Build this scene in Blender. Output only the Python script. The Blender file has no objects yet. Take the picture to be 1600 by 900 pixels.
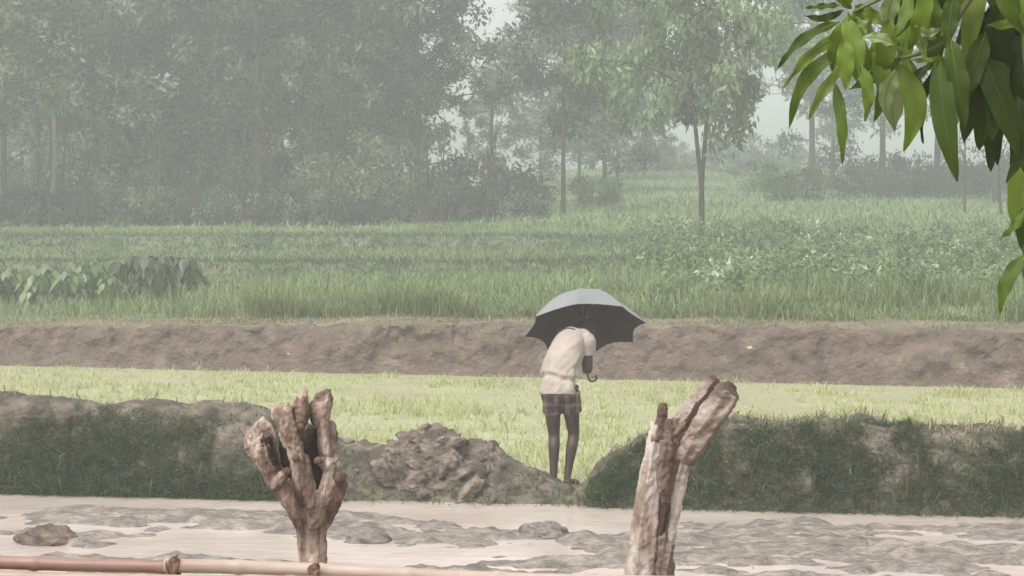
import bpy, math, random
import numpy as np
from mathutils import Vector, Matrix

S = bpy.context.scene
COL = S.collection
R = math.radians

# ------------------------------------------------------------------ camera
CAM = Vector((0.0, 0.0, 2.4))
PITCH = R(2.3)
FPX = 2986.0                       # focal length in pixels of the 1600 wide photo
cd = bpy.data.cameras.new('camera')
cam = bpy.data.objects.new('camera', cd)
COL.objects.link(cam)
cam.location = CAM
cam.rotation_euler = (math.pi/2 - PITCH, 0, 0)
cd.sensor_width = 36.0
cd.lens = 36.0*FPX/1600.0
cd.clip_start = 0.05
cd.clip_end = 2000.0
S.camera = cam

# ------------------------------------------------------------------ world, sun, exposure
SUN_EL, SUN_AZ = R(56), R(215)     # overcast: light mostly from high up, behind and left of the camera
w = bpy.data.worlds.new('World')
S.world = w
w.use_nodes = True
nt = w.node_tree
nt.nodes.clear()
o_ = nt.nodes.new('ShaderNodeOutputWorld')
bg = nt.nodes.new('ShaderNodeBackground')
sky = nt.nodes.new('ShaderNodeTexSky')
sky.sky_type = 'NISHITA'
sky.sun_disc = False
sky.sun_elevation = SUN_EL
sky.sun_rotation = SUN_AZ
sky.air_density = 1.0
sky.dust_density = 4.0
hs = nt.nodes.new('ShaderNodeHueSaturation')
hs.inputs['Saturation'].default_value = 0.06
nt.links.new(sky.outputs[0], hs.inputs['Color'])
nt.links.new(hs.outputs[0], bg.inputs[0])
bg.inputs[1].default_value = 0.15
nt.links.new(bg.outputs[0], o_.inputs[0])

sl = bpy.data.lights.new('sun', 'SUN')
sl.energy = 1.4
sl.angle = R(25)
sl.color = (1.0, 0.97, 0.93)
so = bpy.data.objects.new('sun', sl)
COL.objects.link(so)
# direction towards the sun: azimuth measured clockwise from +Y
sd = Vector((math.sin(SUN_AZ)*math.cos(SUN_EL), math.cos(SUN_AZ)*math.cos(SUN_EL), math.sin(SUN_EL)))
so.rotation_euler = sd.to_track_quat('Z', 'Y').to_euler()
so.location = (0, 0, 30)

S.view_settings.view_transform = 'Standard'
S.view_settings.look = 'None'
S.view_settings.exposure = 0.75
S.view_settings.gamma = 1.0
S.view_settings.use_curve_mapping = False
S.render.engine = 'CYCLES'
S.cycles.use_denoising = True
S.cycles.max_bounces = 8
S.cycles.diffuse_bounces = 3
S.cycles.transmission_bounces = 6
S.cycles.transparent_max_bounces = 8
S.cycles.volume_bounces = 2

HAZE = 0.0050

# ------------------------------------------------------------------ helpers
rng = np.random.default_rng(7)
random.seed(7)


def at(px, py, Y):
    """point at distance Y seen at a pixel of the 1600 x 900 photo"""
    cx = (px-800)/FPX
    cy = -(py-450)/FPX
    d = Vector((cx, math.cos(PITCH)+math.sin(PITCH)*cy, -math.sin(PITCH)+math.cos(PITCH)*cy))
    return CAM + d*(Y/d.y)


def sstep(a, b, x):
    t = np.clip((np.asarray(x, float)-a)/(b-a), 0, 1)
    return t*t*(3-2*t)


_P = np.random.default_rng(3).random((256, 256))


def vnoise(x, y):
    x = np.asarray(x, float); y = np.asarray(y, float)
    xi = np.floor(x).astype(int); yi = np.floor(y).astype(int)
    fx = x-xi; fy = y-yi
    fx = fx*fx*(3-2*fx); fy = fy*fy*(3-2*fy)
    a = _P[xi % 256, yi % 256]; b = _P[(xi+1) % 256, yi % 256]
    c = _P[xi % 256, (yi+1) % 256]; d = _P[(xi+1) % 256, (yi+1) % 256]
    return (a*(1-fx)+b*fx)*(1-fy)+(c*(1-fx)+d*fx)*fy


def fbm(x, y, o=4):
    s = 0; a = 0.5; t = 0
    for i in range(o):
        s = s+a*vnoise(x*2**i+17.3*i, y*2**i+5.1*i); t += a; a *= 0.5
    return s/t-0.5


def tag(o, label=None, cat=None, group=None, kind=None):
    if label: o['label'] = label
    if cat: o['category'] = cat
    if group: o['group'] = group
    if kind: o['kind'] = kind
    return o


def empty(name, loc, label=None, cat=None, group=None, rz=0):
    o = bpy.data.objects.new(name, None)
    COL.objects.link(o)
    o.location = loc
    o.rotation_euler = (0, 0, rz)
    o.empty_display_size = 0.1
    return tag(o, label, cat, group)


def copy_tree(o, parent=None):
    c = o.copy()
    COL.objects.link(c)
    c.parent = parent
    for ch in list(o.children):
        copy_tree(ch, c)
    return c


class MB:
    """collects quads"""
    def __init__(self):
        self.V = []; self.Q = []; self.A = []; self.n = 0

    def add(self, V, Q, a=0.5):
        V = np.asarray(V, float).reshape(-1, 3); Q = np.asarray(Q, int).reshape(-1, 4)
        self.V.append(V); self.Q.append(Q+self.n); self.n += len(V)
        self.A.append(np.broadcast_to(np.asarray(a, float), (len(V),)))

    def tube(self, path, rad, n=10, a=0.5, sq=None, rough=0.0, seed=0, jag=0.0, slant=None):
        """closed tube along a path; rad a list; sq=(vector, factor list) flattens the section along a vector"""
        P = np.array([tuple(p) for p in path], float)
        m = len(P)
        rad = np.broadcast_to(np.asarray(rad, float), (m,))
        T = np.gradient(P, axis=0)
        T /= np.linalg.norm(T, axis=1)[:, None]+1e-9
        ref = np.array([0.13, 0.97, 0.2]) if abs(T[0, 1]) < 0.9 else np.array([1.0, 0.1, 0])
        rings = []
        U = np.cross(T[0], ref); U /= np.linalg.norm(U)
        th = np.linspace(0, 2*np.pi, n, endpoint=False)
        rg = np.random.default_rng(seed)
        jit = 1+rough*.5*(rg.random((m, n))-0.5)+rough*1.6*(rg.random((1, n))-0.5)
        for i in range(m):
            U = U-T[i]*np.dot(U, T[i]); U /= np.linalg.norm(U)+1e-9
            W = np.cross(T[i], U)
            off = (np.cos(th)[:, None]*U+np.sin(th)[:, None]*W)*(rad[i]*jit[i])[:, None]
            if sq is not None:
                s = np.array(tuple(sq[0]), float); s /= np.linalg.norm(s)
                f = np.broadcast_to(sq[1], (m,))[i]
                off = off+np.outer(off@s, s)*(f-1)
            rings.append(P[i]+off)
        if jag:
            rings[-1] = rings[-1]+T[-1]*(jag*(rg.random(n)-.3))[:, None]
        if slant is not None:
            sv = np.array(tuple(slant), float)
            for q_ in (-1, -2):
                rings[q_] = rings[q_]+T[-1]*((rings[q_]-P[q_])@sv)[:, None]*(1.0 if q_ == -1 else .5)
        # caps: rings shrunk onto the ends
        first = P[0]+(rings[0]-P[0])*0.02
        last = P[-1]+(rings[-1]-P[-1])*0.02
        allr = [first]+rings+[last]
        V = np.concatenate(allr)
        M = len(allr)
        i = np.arange(M-1)[:, None]*n; j = np.arange(n)[None]
        Q = np.stack([i+j, i+(j+1) % n, i+n+(j+1) % n, i+n+j], -1).reshape(-1, 4)
        self.add(V, Q, a)

    def ball(self, c, r, n=14, m=9, a=0.5, rot=None):
        r = np.broadcast_to(np.asarray(r, float), (3,))
        ph = np.linspace(0.03, np.pi-0.03, m)
        th = np.linspace(0, 2*np.pi, n, endpoint=False)
        V = np.stack([np.outer(np.sin(ph), np.cos(th)), np.outer(np.sin(ph), np.sin(th)),
                      np.outer(np.cos(ph), np.ones(n))], -1).reshape(-1, 3)*r
        if rot is not None: V = V@np.array(rot.to_3x3()).T
        V = V+np.array(tuple(c))
        i = np.arange(m-1)[:, None]*n; j = np.arange(n)[None]
        Q = np.stack([i+j, i+n+j, i+n+(j+1) % n, i+(j+1) % n], -1).reshape(-1, 4)
        self.add(V, Q, a)

    def build(self, name, mat, parent=None, smooth=True, origin=None):
        V = np.concatenate(self.V); Q = np.concatenate(self.Q); A = np.concatenate(self.A)
        if origin is not None: V = V-np.array(tuple(origin))
        me = bpy.data.meshes.new(name)
        me.vertices.add(len(V)); me.vertices.foreach_set('co', V.astype(np.float32).ravel())
        me.loops.add(len(Q)*4); me.loops.foreach_set('vertex_index', Q.astype(np.int32).ravel())
        me.polygons.add(len(Q))
        me.polygons.foreach_set('loop_start', np.arange(0, len(Q)*4, 4, dtype=np.int32))
        me.polygons.foreach_set('use_smooth', np.full(len(Q), smooth))
        me.update(calc_edges=True)
        at_ = me.attributes.new('rnd', 'FLOAT', 'POINT')
        at_.data.foreach_set('value', A.astype(np.float32))
        if mat: me.materials.append(mat)
        o = bpy.data.objects.new(name, me)
        COL.objects.link(o)
        if origin is not None: o.location = origin
        o.parent = parent
        return o


def spline(pts, n):
    """smooth resampling of control points (Catmull-Rom)"""
    P = [np.array(tuple(p), float) for p in pts]
    P = [2*P[0]-P[1]]+P+[2*P[-1]-P[-2]]
    out = []
    segs = len(P)-3
    for t in np.linspace(0, segs-1e-6, n):
        i = int(t); f = t-i
        a, b, c, d = P[i:i+4]
        out.append(0.5*((2*b)+(-a+c)*f+(2*a-5*b+4*c-d)*f*f+(-a+3*b-3*c+d)*f**3))
    return out


# ------------------------------------------------------------------ materials
def mat(name, stops, scale=3.0, stretch=(1, 1, 1), rough=0.85, bump=0.3, bscale=25.0, bdist=0.02, spec=0.3,
        attr=0.0, detail=6.0, coat=0.0, trans=0.0, orand=0.0):
    """noise coloured principled; stops [(pos,(r,g,b))]; attr mixes in the per-vertex random value"""
    m = bpy.data.materials.new(name)
    m.use_nodes = True
    t = m.node_tree; N = t.nodes; L = t.links
    b = N['Principled BSDF']
    tc = N.new('ShaderNodeTexCoord')
    mp = N.new('ShaderNodeMapping'); mp.inputs['Scale'].default_value = stretch
    L.new(tc.outputs['Object'], mp.inputs[0])
    nz = N.new('ShaderNodeTexNoise'); nz.inputs['Scale'].default_value = scale; nz.inputs['Detail'].default_value = detail
    nz.inputs['Roughness'].default_value = 0.62
    L.new(mp.outputs[0], nz.inputs['Vector'])
    cr = N.new('ShaderNodeValToRGB')
    e = cr.color_ramp.elements
    while len(e) < len(stops): e.new(0.5)
    for k, (p, c) in enumerate(stops):
        e[k].position = p; e[k].color = (*c, 1)
    fac = nz.outputs['Fac']
    if attr > 0:
        av = N.new('ShaderNodeAttribute'); av.attribute_name = 'rnd'
        mx = N.new('ShaderNodeMix'); mx.data_type = 'FLOAT'
        mx.inputs[0].default_value = attr
        L.new(fac, mx.inputs[2]); L.new(av.outputs['Fac'], mx.inputs[3])
        fac = mx.outputs[0]
    if orand > 0:
        oi = N.new('ShaderNodeObjectInfo')
        ma = N.new('ShaderNodeMath'); ma.operation = 'MULTIPLY_ADD'; ma.inputs[1].default_value = orand; ma.inputs[2].default_value = -orand/2
        L.new(oi.outputs['Random'], ma.inputs[0])
        ad = N.new('ShaderNodeMath'); ad.operation = 'ADD'
        L.new(fac, ad.inputs[0]); L.new(ma.outputs[0], ad.inputs[1])
        fac = ad.outputs[0]
    L.new(fac, cr.inputs[0])
    L.new(cr.outputs[0], b.inputs['Base Color'])
    b.inputs['Roughness'].default_value = rough
    b.inputs['Specular IOR Level'].default_value = spec
    if coat: b.inputs['Coat Weight'].default_value = coat; b.inputs['Coat Roughness'].default_value = 0.25
    if bump > 0:
        n2 = N.new('ShaderNodeTexNoise'); n2.inputs['Scale'].default_value = bscale; n2.inputs['Detail'].default_value = 5
        L.new(mp.outputs[0], n2.inputs['Vector'])
        bp = N.new('ShaderNodeBump'); bp.inputs['Strength'].default_value = bump; bp.inputs['Distance'].default_value = bdist
        L.new(n2.outputs['Fac'], bp.inputs['Height']); L.new(bp.outputs[0], b.inputs['Normal'])
    if trans > 0:
        tr = N.new('ShaderNodeBsdfTranslucent')
        L.new(cr.outputs[0], tr.inputs['Color'])
        ms = N.new('ShaderNodeMixShader'); ms.inputs[0].default_value = trans
        out = N['Material Output']
        L.new(b.outputs[0], ms.inputs[1]); L.new(tr.outputs[0], ms.inputs[2]); L.new(ms.outputs[0], out.inputs[0])
    return m


M = {}
M['mud'] = mat('wet_mud', [(0.3, (.11, .092, .078)), (0.46, (.20, .168, .144)), (0.64, (.35, .30, .262))], 5.5, (1, 2.2, 1), .55, 1.0, 18, .05, .35)
M['berm'] = mat('berm_soil', [(0.32, (.042, .036, .026)), (0.48, (.095, .078, .058)), (0.66, (.20, .165, .125))], 5, (1, 1, 1.4), .8, .9, 18, .05, .3)
M['heap'] = mat('dug_earth', [(0.32, (.045, .033, .026)), (0.46, (.11, .081, .063)), (0.62, (.235, .178, .14))], 6, (1, 1, 1.6), .7, .9, 16, .05, .4)
M['bank'] = mat('bank_soil', [(0.25, (.055, .038, .03)), (0.42, (.115, .082, .066)), (0.58, (.15, .11, .088)), (0.75, (.24, .185, .145))], 3.2, (1, 1, 1.2), .85, 1.0, 11, .09, .2)
M['paddy'] = mat('paddy_mud', [(0.3, (.36, .34, .20)), (0.7, (.50, .47, .30))], 3, (1, 1, 1), .6, .3, 12, .02, .4)
M['terrace'] = mat('terrace_ground', [(0.3, (.08, .115, .055)), (0.5, (.14, .165, .09)), (0.75, (.23, .23, .15))], .8, (1, 1.5, 1), .9, .6, 8, .05, .1)
M['hill'] = mat('hill_ground', [(0.3, (.10, .155, .075)), (0.55, (.155, .225, .11)), (0.75, (.23, .26, .15))], .25, (1, 1, 1), .9, .6, 3, .15, .1)
M['yard'] = mat('yard_soil', [(0.3, (.2, .16, .12)), (0.7, (.32, .26, .2))], 3, (1, 1, 1), .9, .5, 20, .02, .2)
M['rice'] = mat('rice_blades', [(0.1, (.26, .30, .12)), (0.5, (.41, .435, .20)), (0.9, (.55, .56, .30))], .9, (1, 1, 1), .55, 0, attr=.6, trans=.35)
M['bermgrass'] = mat('dark_wet_grass', [(0.15, (.05, .09, .03)), (0.5, (.115, .185, .062)), (0.85, (.25, .33, .14))], 1.3, (1, 1, 1), .5, 0, attr=.55, trans=.3)
M['drygrass'] = mat('dry_grass', [(0.1, (.16, .15, .07)), (0.5, (.27, .25, .13)), (0.9, (.38, .33, .2))], 1.5, (1, 1, 1), .7, 0, attr=.6, trans=.25)
M['grass'] = mat('field_grass', [(0.15, (.075, .12, .042)), (0.5, (.185, .245, .092)), (0.85, (.34, .38, .18))], .45, (1, 1, 1), .55, 0, attr=.5, trans=.35)
M['weeds'] = mat('terrace_weeds', [(0.15, (.06, .10, .045)), (0.5, (.135, .185, .09)), (0.85, (.24, .285, .155))], .8, (1, 1, 1), .6, 0, attr=.5, trans=.3)
M['crop'] = mat('crop_leaves', [(0.05, (.06, .12, .045)), (0.5, (.15, .225, .095)), (0.79, (.24, .31, .15)), (0.84, (.55, .6, .42))], .8, (1, 1, 1), .45, 0, attr=.75, trans=.35)
M['leafA'] = mat('forest_leaves', [(0.25, (.012, .020, .013)), (0.42, (.055, .080, .050)), (0.58, (.14, .19, .115)), (.74, (.30, .36, .25))], .5, (1, 1, .7), .5, 0, attr=.6, trans=.3, orand=.35)
M['leafB'] = mat('pale_leaves', [(0.1, (.03, .055, .02)), (0.5, (.11, .165, .065)), (0.85, (.25, .31, .15))], .7, (1, 1, .7), .5, 0, attr=.6, trans=.35, orand=.15)
M['leafL'] = mat('light_green_leaves', [(0.15, (.04, .075, .025)), (0.45, (.14, .21, .08)), (0.8, (.33, .41, .2))], .6, (1, 1, .7), .5, 0, attr=.6, trans=.35)
M['leafC'] = mat('brown_undergrowth', [(0.15, (.02, .018, .018)), (0.5, (.05, .045, .043)), (0.9, (.12, .115, .09))], 1.2, (1, 1, .4), .7, 0, attr=.5, trans=.2, orand=.3)
M['bark'] = mat('tree_bark', [(0.3, (.025, .021, .018)), (0.7, (.07, .058, .048))], 4, (1, 1, .3), .9, .5, 12, .03, .2)
M['palebark'] = mat('pale_bark', [(0.3, (.18, .165, .14)), (0.7, (.28, .26, .22))], 4, (1, 1, .3), .9, .5, 12, .03, .2)


# ------------------------------------------------------------------ terrain
KV = np.array([-40, 11, 15.5, 27.7, 40, 52, 700])
KS = np.array([0, 0, .155, .26, .16, 0.05, 0])


def skew(v):
    return np.interp(v, KV, KS)


def xc(x):
    return np.clip(x, -14, 14)


def yv(x, v):
    return v-skew(v)*xc(x)


def vy(x, y):
    v = np.asarray(y, float)+0.1*xc(x)
    for _ in range(12):
        v = y+skew(v)*xc(x)
    return v


HBX = [-14, -4.4, -3.3, -2.2, -1.75, -1.45, -1.07, -.83, -.62, -.43, -.05, .27, .40, .60, .70, .85, 1.05, 1.3, 1.85, 2.6, 3.4, 4.2, 14]
HBZ = [.8, .77, .72, .70, .60, .44, .40, .53, .58, .51, .36, .17, .09, .09, .22, .37, .49, .55, .66, .70, .64, .63, .7]
BF = 15.5      # berm foot
KF = 27.7      # bank foot


def hb(x):
    return np.interp(x, HBX, HBZ)


def hk(x):
    return np.interp(x, [-14, -8, -2, 3, 7, 14], [.62, .62, .78, .82, .8, .8])


def H(x, v):
    x = np.asarray(x, float); v = np.asarray(v, float)
    # yard and mud flat
    yard = .75+.05*fbm(x*1.2, v*1.2)
    lump = .60*fbm(x*1.0+3, v*2.0, 5)+.50*fbm(x*2.3+3, v*4.2, 4)
    lump2 = fbm(x*4.4+9, v*6.5, 5)
    rt = sstep(1.0, 2.2, x)
    bias = (1-rt)*(.17*np.exp(-((v-13.95+.12*x)/.45)**2)+.08*np.exp(-((v-12.6)/.35)**2)+.03)+rt*(.17+.10*fbm(x*.5, v*5.5+9, 3))
    band = sstep(10.5, 12.0, v)*(1-sstep(14.75, 15.05, v-.10*np.clip(x-.8, 0, 2.5)))
    mm = sstep(-.04, .24, lump+bias)
    mud = -.038+band*(.072*mm+.10*lump2*(.3+mm)+.03*np.abs(fbm(x*9, v*11, 3))*mm)+.01*lump2
    mud = np.minimum(mud, .2)
    z = yard*(1-sstep(6.8, 8.8, v))+mud*sstep(6.8, 8.8, v)
    # berm between mud and rice
    t = v-BF+.10*fbm(x*1.3, v*.8)
    top = hb(x+.05*fbm(v*4, x*4))
    wide = .42+.45*np.exp(-((x+.55)/.75)**2)
    heap = np.exp(-((x+.55)/.85)**2)
    prof = sstep(-.02, wide, t)*(1-sstep(.75+.2*heap, 1.45, t))
    crumble = .16*fbm(x*3.1, v*3.1, 5)+.07*np.abs(fbm(x*7, v*7+3, 3))
    rid = 1-2*np.abs(fbm(x*2.3+1.7*fbm(x*1.5, v*1.5+8), v*5.5+x*2, 4))
    crumble = crumble+heap*(.16*(rid-.75)+.10*fbm(x*9, v*9, 3))
    crumble = crumble*(1-.7*np.exp(-((x-.5)/.16)**2))
    berm = prof*(top+crumble)
    soil = -.06+.02*fbm(x*2, v*2)
    base = np.where(t < .7, z, soil)
    z = np.where(v > BF-.6, np.where(t < .7, base*(1-sstep(0, .3, t)), soil)+berm, z)
    # far bank and the terraces
    t = v-KF+.22*fbm(x*.8, v*.3+4, 5)+.10*fbm(x*3.2, v*1.1, 3)
    k = hk(x)
    left = k+.012*(v-28)
    l2 = v-41.5+.9*fbm(x*.25, 3.3)
    left = left+(1.27-left)*sstep(0, .55, l2)
    l3 = v-48.5+1.2*fbm(x*.2, 9.1)
    left = left+(1.76-left)*sstep(0, .9, l3)
    right = k+(v-28)*(1.72-.8)/24
    right = np.minimum(right, 1.76+0*v)
    rr = sstep(-1.0, 4.5, x-.05*(v-40))
    up = left*(1-rr)+right*rr
    hr = sstep(-9, 5, x-.02*(v-60))
    slope = .020*(1-hr)+.046*hr
    up = up+np.clip(v-54, 0, 80)*slope+.5*sstep(56, 90, v)*fbm(x*.12, v*.12)+.06*fbm(x*.7, v*.7)*sstep(28.5, 31, v)
    face = .88*sstep(-.03, .30, t)+.12*sstep(.25, .95, t)
    lip = .06*np.exp(-((t-.42)/.12)**2)*(fbm(x*1.7, 2.2)+.4)
    z = np.where(v > KF-1.2, soil*(1-face)+face*(up+lip+.05*fbm(x*2.5, v*3, 4)*(1-sstep(.8, 3, t))+.16*fbm(x*4.2, v*6, 4)*sstep(0,.1,t)*(1-sstep(.3, .6, t))), z)
    return z


def ground(x, y):
    return H(x, vy(x, y))


def axis(*segs):
    out = [segs[0][0]]
    for a, b, n in segs:
        out += list(np.linspace(a, b, n+1)[1:])
    return np.array(out)


xs = axis((-260, -60, 16), (-60, -13, 50), (-13, -8, 60), (-8, -1.9, 150), (-1.9, .5, 110), (.5, 8, 180), (8, 13, 60), (13, 60, 50), (60, 260, 16))
vs = axis((-30, 6, 24), (6, 9, 20), (9, 15.2, 130), (15.2, 17.3, 80), (17.3, 27.2, 60), (27.2, 28.2, 60), (28.2, 29.2, 24), (29.2, 40, 76),
          (40, 43, 36), (43, 47.5, 20), (47.5, 50.5, 36), (50.5, 90, 76), (90, 140, 50), (140, 262, 20))
X, Vv = np.meshgrid(xs, vs)
Z = H(X, Vv)
Y = yv(X, Vv)
# crumbly overhangs: push the steep earth faces back and forth
onb = sstep(.05, .3, Z)*(sstep(BF-.1, BF+.05, Vv)*(1-sstep(BF+.6, BF+.9, Vv))+sstep(KF-.1, KF, Vv)*(1-sstep(KF+.5, KF+.8, Vv)))
Y = Y+onb*(.20*fbm(X*2.7, Z*5.0+2, 4)+.14*fbm(X*8, Z*9, 3)-.10*sstep(.17, .26, np.abs(fbm(X*2.1+5, Z*1.2, 3))))
nx = len(xs)
P3 = np.stack([X, Y, Z], -1).reshape(-1, 3)


def region(name, v0, v1, m):
    r0 = int(np.argmin(abs(vs-v0))); r1 = int(np.argmin(abs(vs-v1)))
    idx = np.arange(r0, r1+1)[:, None]*nx+np.arange(nx)[None]
    q = np.arange(r1-r0)[:, None]*nx+np.arange(nx-1)[None]
    Q = np.stack([q, q+1, q+1+nx, q+nx], -1).reshape(-1, 4)
    b = MB(); b.add(P3[idx.ravel()], Q)
    o = b.build(name, m)
    tag(o, kind='structure')
    return o


region('yard_ground', -30, 7.5, M['yard'])
region('mud_ground', 7.5, BF-.1, M['mud'])
region('field_berm', BF-.1, BF+1.55, M['berm'])
region('paddy_ground', BF+1.55, KF-.12, M['paddy'])
M['lip'] = mat('worn_path', [(0.3, (.09, .095, .055)), (0.5, (.16, .145, .10)), (0.72, (.25, .205, .16))], 1.6, (.5, 1.2, 1), .9, .7, 12, .05, .1)
region('earth_bank', KF-.12, KF+.40, M['bank'])
region('bank_path', KF+.40, KF+1.35, M['lip'])
region('terrace_ground', KF+1.35, 56, M['terrace'])
region('hill_ground', 56, 262, M['hill'])


def sheet(name, v0, v1, z, m):
    b = MB()
    xx = np.linspace(-60, 60, 60); vv = np.linspace(v0, v1, 20)
    a, c = np.meshgrid(xx, vv)
    V = np.stack([a, yv(a, c), np.full_like(a, z)], -1).reshape(-1, 3)
    i = np.arange(19)[:, None]*60+np.arange(59)[None]
    b.add(V, np.stack([i, i+1, i+61, i+60], -1).reshape(-1, 4))
    o = b.build(name, m)
    return tag(o, kind='structure')


def water_mat(name, c1, c2, rough, bs, stren):
    m = mat(name, [(0.36, c1), (0.62, c2)], 1.1, (.6, 1.1, 1), rough, stren, bs, .015, .5, detail=3)
    return m


M['water'] = water_mat('muddy_water', (.47, .39, .345), (.58, .49, .44), .16, 9, .35)  # pale mud tint, with some reflected sky put into the base colour
M['pwater'] = water_mat('paddy_water', (.39, .395, .23), (.46, .465, .29), .2, 9, .3)
sheet('water', 7.0, BF+.5, 0.0, M['water'])
sheet('paddy_water', BF+.8, KF+.1, -.012, M['pwater'])


# ------------------------------------------------------------------ grass
def blades(P, head, L, W, lean, curve, a, rg, outdir=None):
    """P (n,3) bases; returns quads for curved blades"""
    n = len(P)
    s = np.array([0, .4, .75, 1.0])
    wd = np.array([.8, 1.0, .65, .08])
    dx = np.cos(head); dy = np.sin(head)
    V = np.zeros((n, 4, 2, 3))
    for k in range(4):
        hor = L*(np.sin(lean)*s[k]+curve*s[k]**2)
        ver = L*(np.cos(lean)*s[k]-.55*curve*s[k]**2.2)
        c = P+np.stack([dx*hor, dy*hor, ver], -1)
        side = np.stack([-dy, dx, np.zeros(n)], -1)*(W*wd[k]*.5)[:, None]
        V[:, k, 0] = c-side; V[:, k, 1] = c+side
    base = (np.arange(n)*8)[:, None, None]
    k = np.arange(3)[None, :, None]*2
    Q = base+k+np.array([0, 1, 3, 2])[None, None]
    return V.reshape(-1, 3), Q.reshape(-1, 4), np.repeat(a, 8)


def scatter_grass(name, m, x, v, L, W, lean=(.0, .5), curve=(.1, .5), seed=1, head=None, dz=0.0, yoff=None):
    rg = np.random.default_rng(seed)
    n = len(x)
    z = H(x, v)+dz
    y = yv(x, v)
    P = np.stack([x, y, z], -1)
    hd = rg.random(n)*2*np.pi if head is None else head
    V, Q, A = blades(P, hd, L, W, lean[0]+(lean[1]-lean[0])*rg.random(n), curve[0]+(curve[1]-curve[0])*rg.random(n), rg.random(n), rg)
    b = MB(); b.add(V, Q, A)
    o = b.build(name, m)
    tag(o, kind='stuff')
    return o


# rice seedlings in the flooded field
rg = np.random.default_rng(11)
n = 13000
cx_ = rg.uniform(-11, 11, n); cv_ = rg.uniform(BF+1.3, KF-.02, n)
keep = rg.random(n) < np.clip(.72+2.0*fbm(cx_*.9, cv_*.7), .12, 1)
cx_, cv_ = cx_[keep], cv_[keep]
nb = 8
x = np.repeat(cx_, nb)+rg.normal(0, .03, len(cx_)*nb); v = np.repeat(cv_, nb)+rg.normal(0, .03, len(cx_)*nb)
L = np.repeat(rg.uniform(.08, .19, len(cx_))*np.clip(.95+1.5*fbm(cx_*1.2, cv_*.8, 3), .45, 1.5), nb)*rg.uniform(.7, 1.2, len(x))
o = scatter_grass('rice', M['rice'], x, v, L, rg.uniform(.006, .013, len(x)), (.05, .5), (.1, .6), 12)
tag(o, 'pale yellow-green young rice filling the flooded field behind the man', 'rice')

# dark grass on the front face of the berm
n = 105000
x = rg.uniform(-9, 9, n); v = BF+rg.uniform(.0, .45, n)
dens = np.where(x < -1.5, 1.0, np.where(x < .62, .05, 1.0))
dens = dens*np.clip(1.1+1.5*fbm(x*1.3+4, v*2.0), .55, 1)
dens = dens*(1-.8*np.exp(-((x-3.5-.4*fbm(v*3, 2.2))/.25)**2)*sstep(.05, .25, v-BF))
dens = np.where(x < -1.5, dens*(1-sstep(.21, .36, v-BF+.2*fbm(x*2, 1.5))), dens)
dens = np.where(x > .62, dens*(.25+.75*sstep(.03, .2, v-BF))*(1-sstep(.27, .46, v-BF+.22*fbm(x*2, 1.5))), dens)
k = rg.random(n) < dens
x, v = x[k], v[k]
hd = -np.pi/2+rg.normal(0, .9, len(x))
L = np.where(rg.random(len(x)) < .07, rg.uniform(.20, .34, len(x)), rg.uniform(.05, .16, len(x)))*(1-.45*sstep(.12, .3, v-BF))
o = scatter_grass('bank_grass', M['bermgrass'], x, v, L, rg.uniform(.006, .013, len(x)), (.2, 1.0), (.2, .9), 13, hd)
tag(o, 'dark wet grass hanging over the front of the earth berm', 'grass')
# short dry grass on the crest of the berm and on the lip of the far bank
n = 16000
x = rg.uniform(-9, 9, n); v = BF+rg.uniform(.38, 1.15, n)
k = rg.random(n) < np.where(x < -1.5, .14, np.where(x < .8, .02, .7))
x, v = x[k], v[k]
o = scatter_grass('dry_grass', M['drygrass'], x, v, rg.uniform(.04, .13, len(x)), rg.uniform(.006, .012, len(x)), (.1, 1.0), (.1, .8), 14)
tag(o, 'short tan grass along the crest of the earth berm', 'grass')
n = 30000
x = rg.uniform(-13, 12, n); v = KF+.36+np.abs(rg.normal(0, .9, n))
k = rg.random(n) < np.clip(.32+2.0*fbm(x*.7, v*.9), .02, 1)
x, v = x[k], v[k]
o = scatter_grass('bank_lip_grass', M['drygrass'], x, v, rg.uniform(.03, .10, len(x)), rg.uniform(.008, .016, len(x)), (.1, 1.1), (.1, .8), 15)
tag(o, 'short tan and green grass on top of the brown earth bank', 'grass')

# terrace grass: a tall dark front line, then lower grass to the forest
n = 90000
x = rg.uniform(-14, 13, n); v = 28.6+.5*fbm(x*.6, 1.1)+rg.gamma(1.3, 1.5, n)
fr = sstep(-6.0, -4.0, x)
k = rg.random(n) < np.clip((.42+2.6*fbm(x*1.1, v*.6))*fr+.05, 0, 1)
x, v = x[k], v[k]
tall = .12+.50*np.clip(.5+2.2*fbm(x*.8+2, v*.35), 0, 1)
o = scatter_grass('tall_grass', M['grass'], x, v, tall*rg.uniform(.6, 1.25, len(x)), rg.uniform(.008, .02, len(x)), (.0, .45), (.05, .7), 16)
tag(o, 'tall green grass standing along the top of the brown earth bank', 'grass')
n = 90000
v = rg.uniform(30, 58, n); x = rg.uniform(-1, 1, n)*(3+v*.33)
k = rg.random(n) < np.clip(.75+1.6*fbm(x*.3, v*.3+7), .1, 1)
x, v = x[k], v[k]
o = scatter_grass('field_grass', M['grass'], x, v, rg.uniform(.05, .24, len(x))*(.5+1.2*np.clip(.5+2*fbm(x*.5, v*.4), 0, 1)), rg.uniform(.012, .028, len(x)), (.0, .8), (.1, .6), 17)
tag(o, 'green grass over the stepped terraces below the forest', 'grass')
n = 50000
v = np.where(rg.random(n) < .45, rg.normal(41.6, .8, n), rg.normal(48.6, 1.1, n)); x = rg.uniform(-15, 5, n)
k = rg.random(n) < np.clip(.8+1.2*fbm(x*.5, v*.3+3), .2, 1)
x, v = x[k], v[k]
o = scatter_grass('terrace_weeds', M['weeds'], x, v, rg.uniform(.08, .24, len(x)), rg.uniform(.014, .03, len(x)), (.1, .9), (.2, .8), 19)
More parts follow.
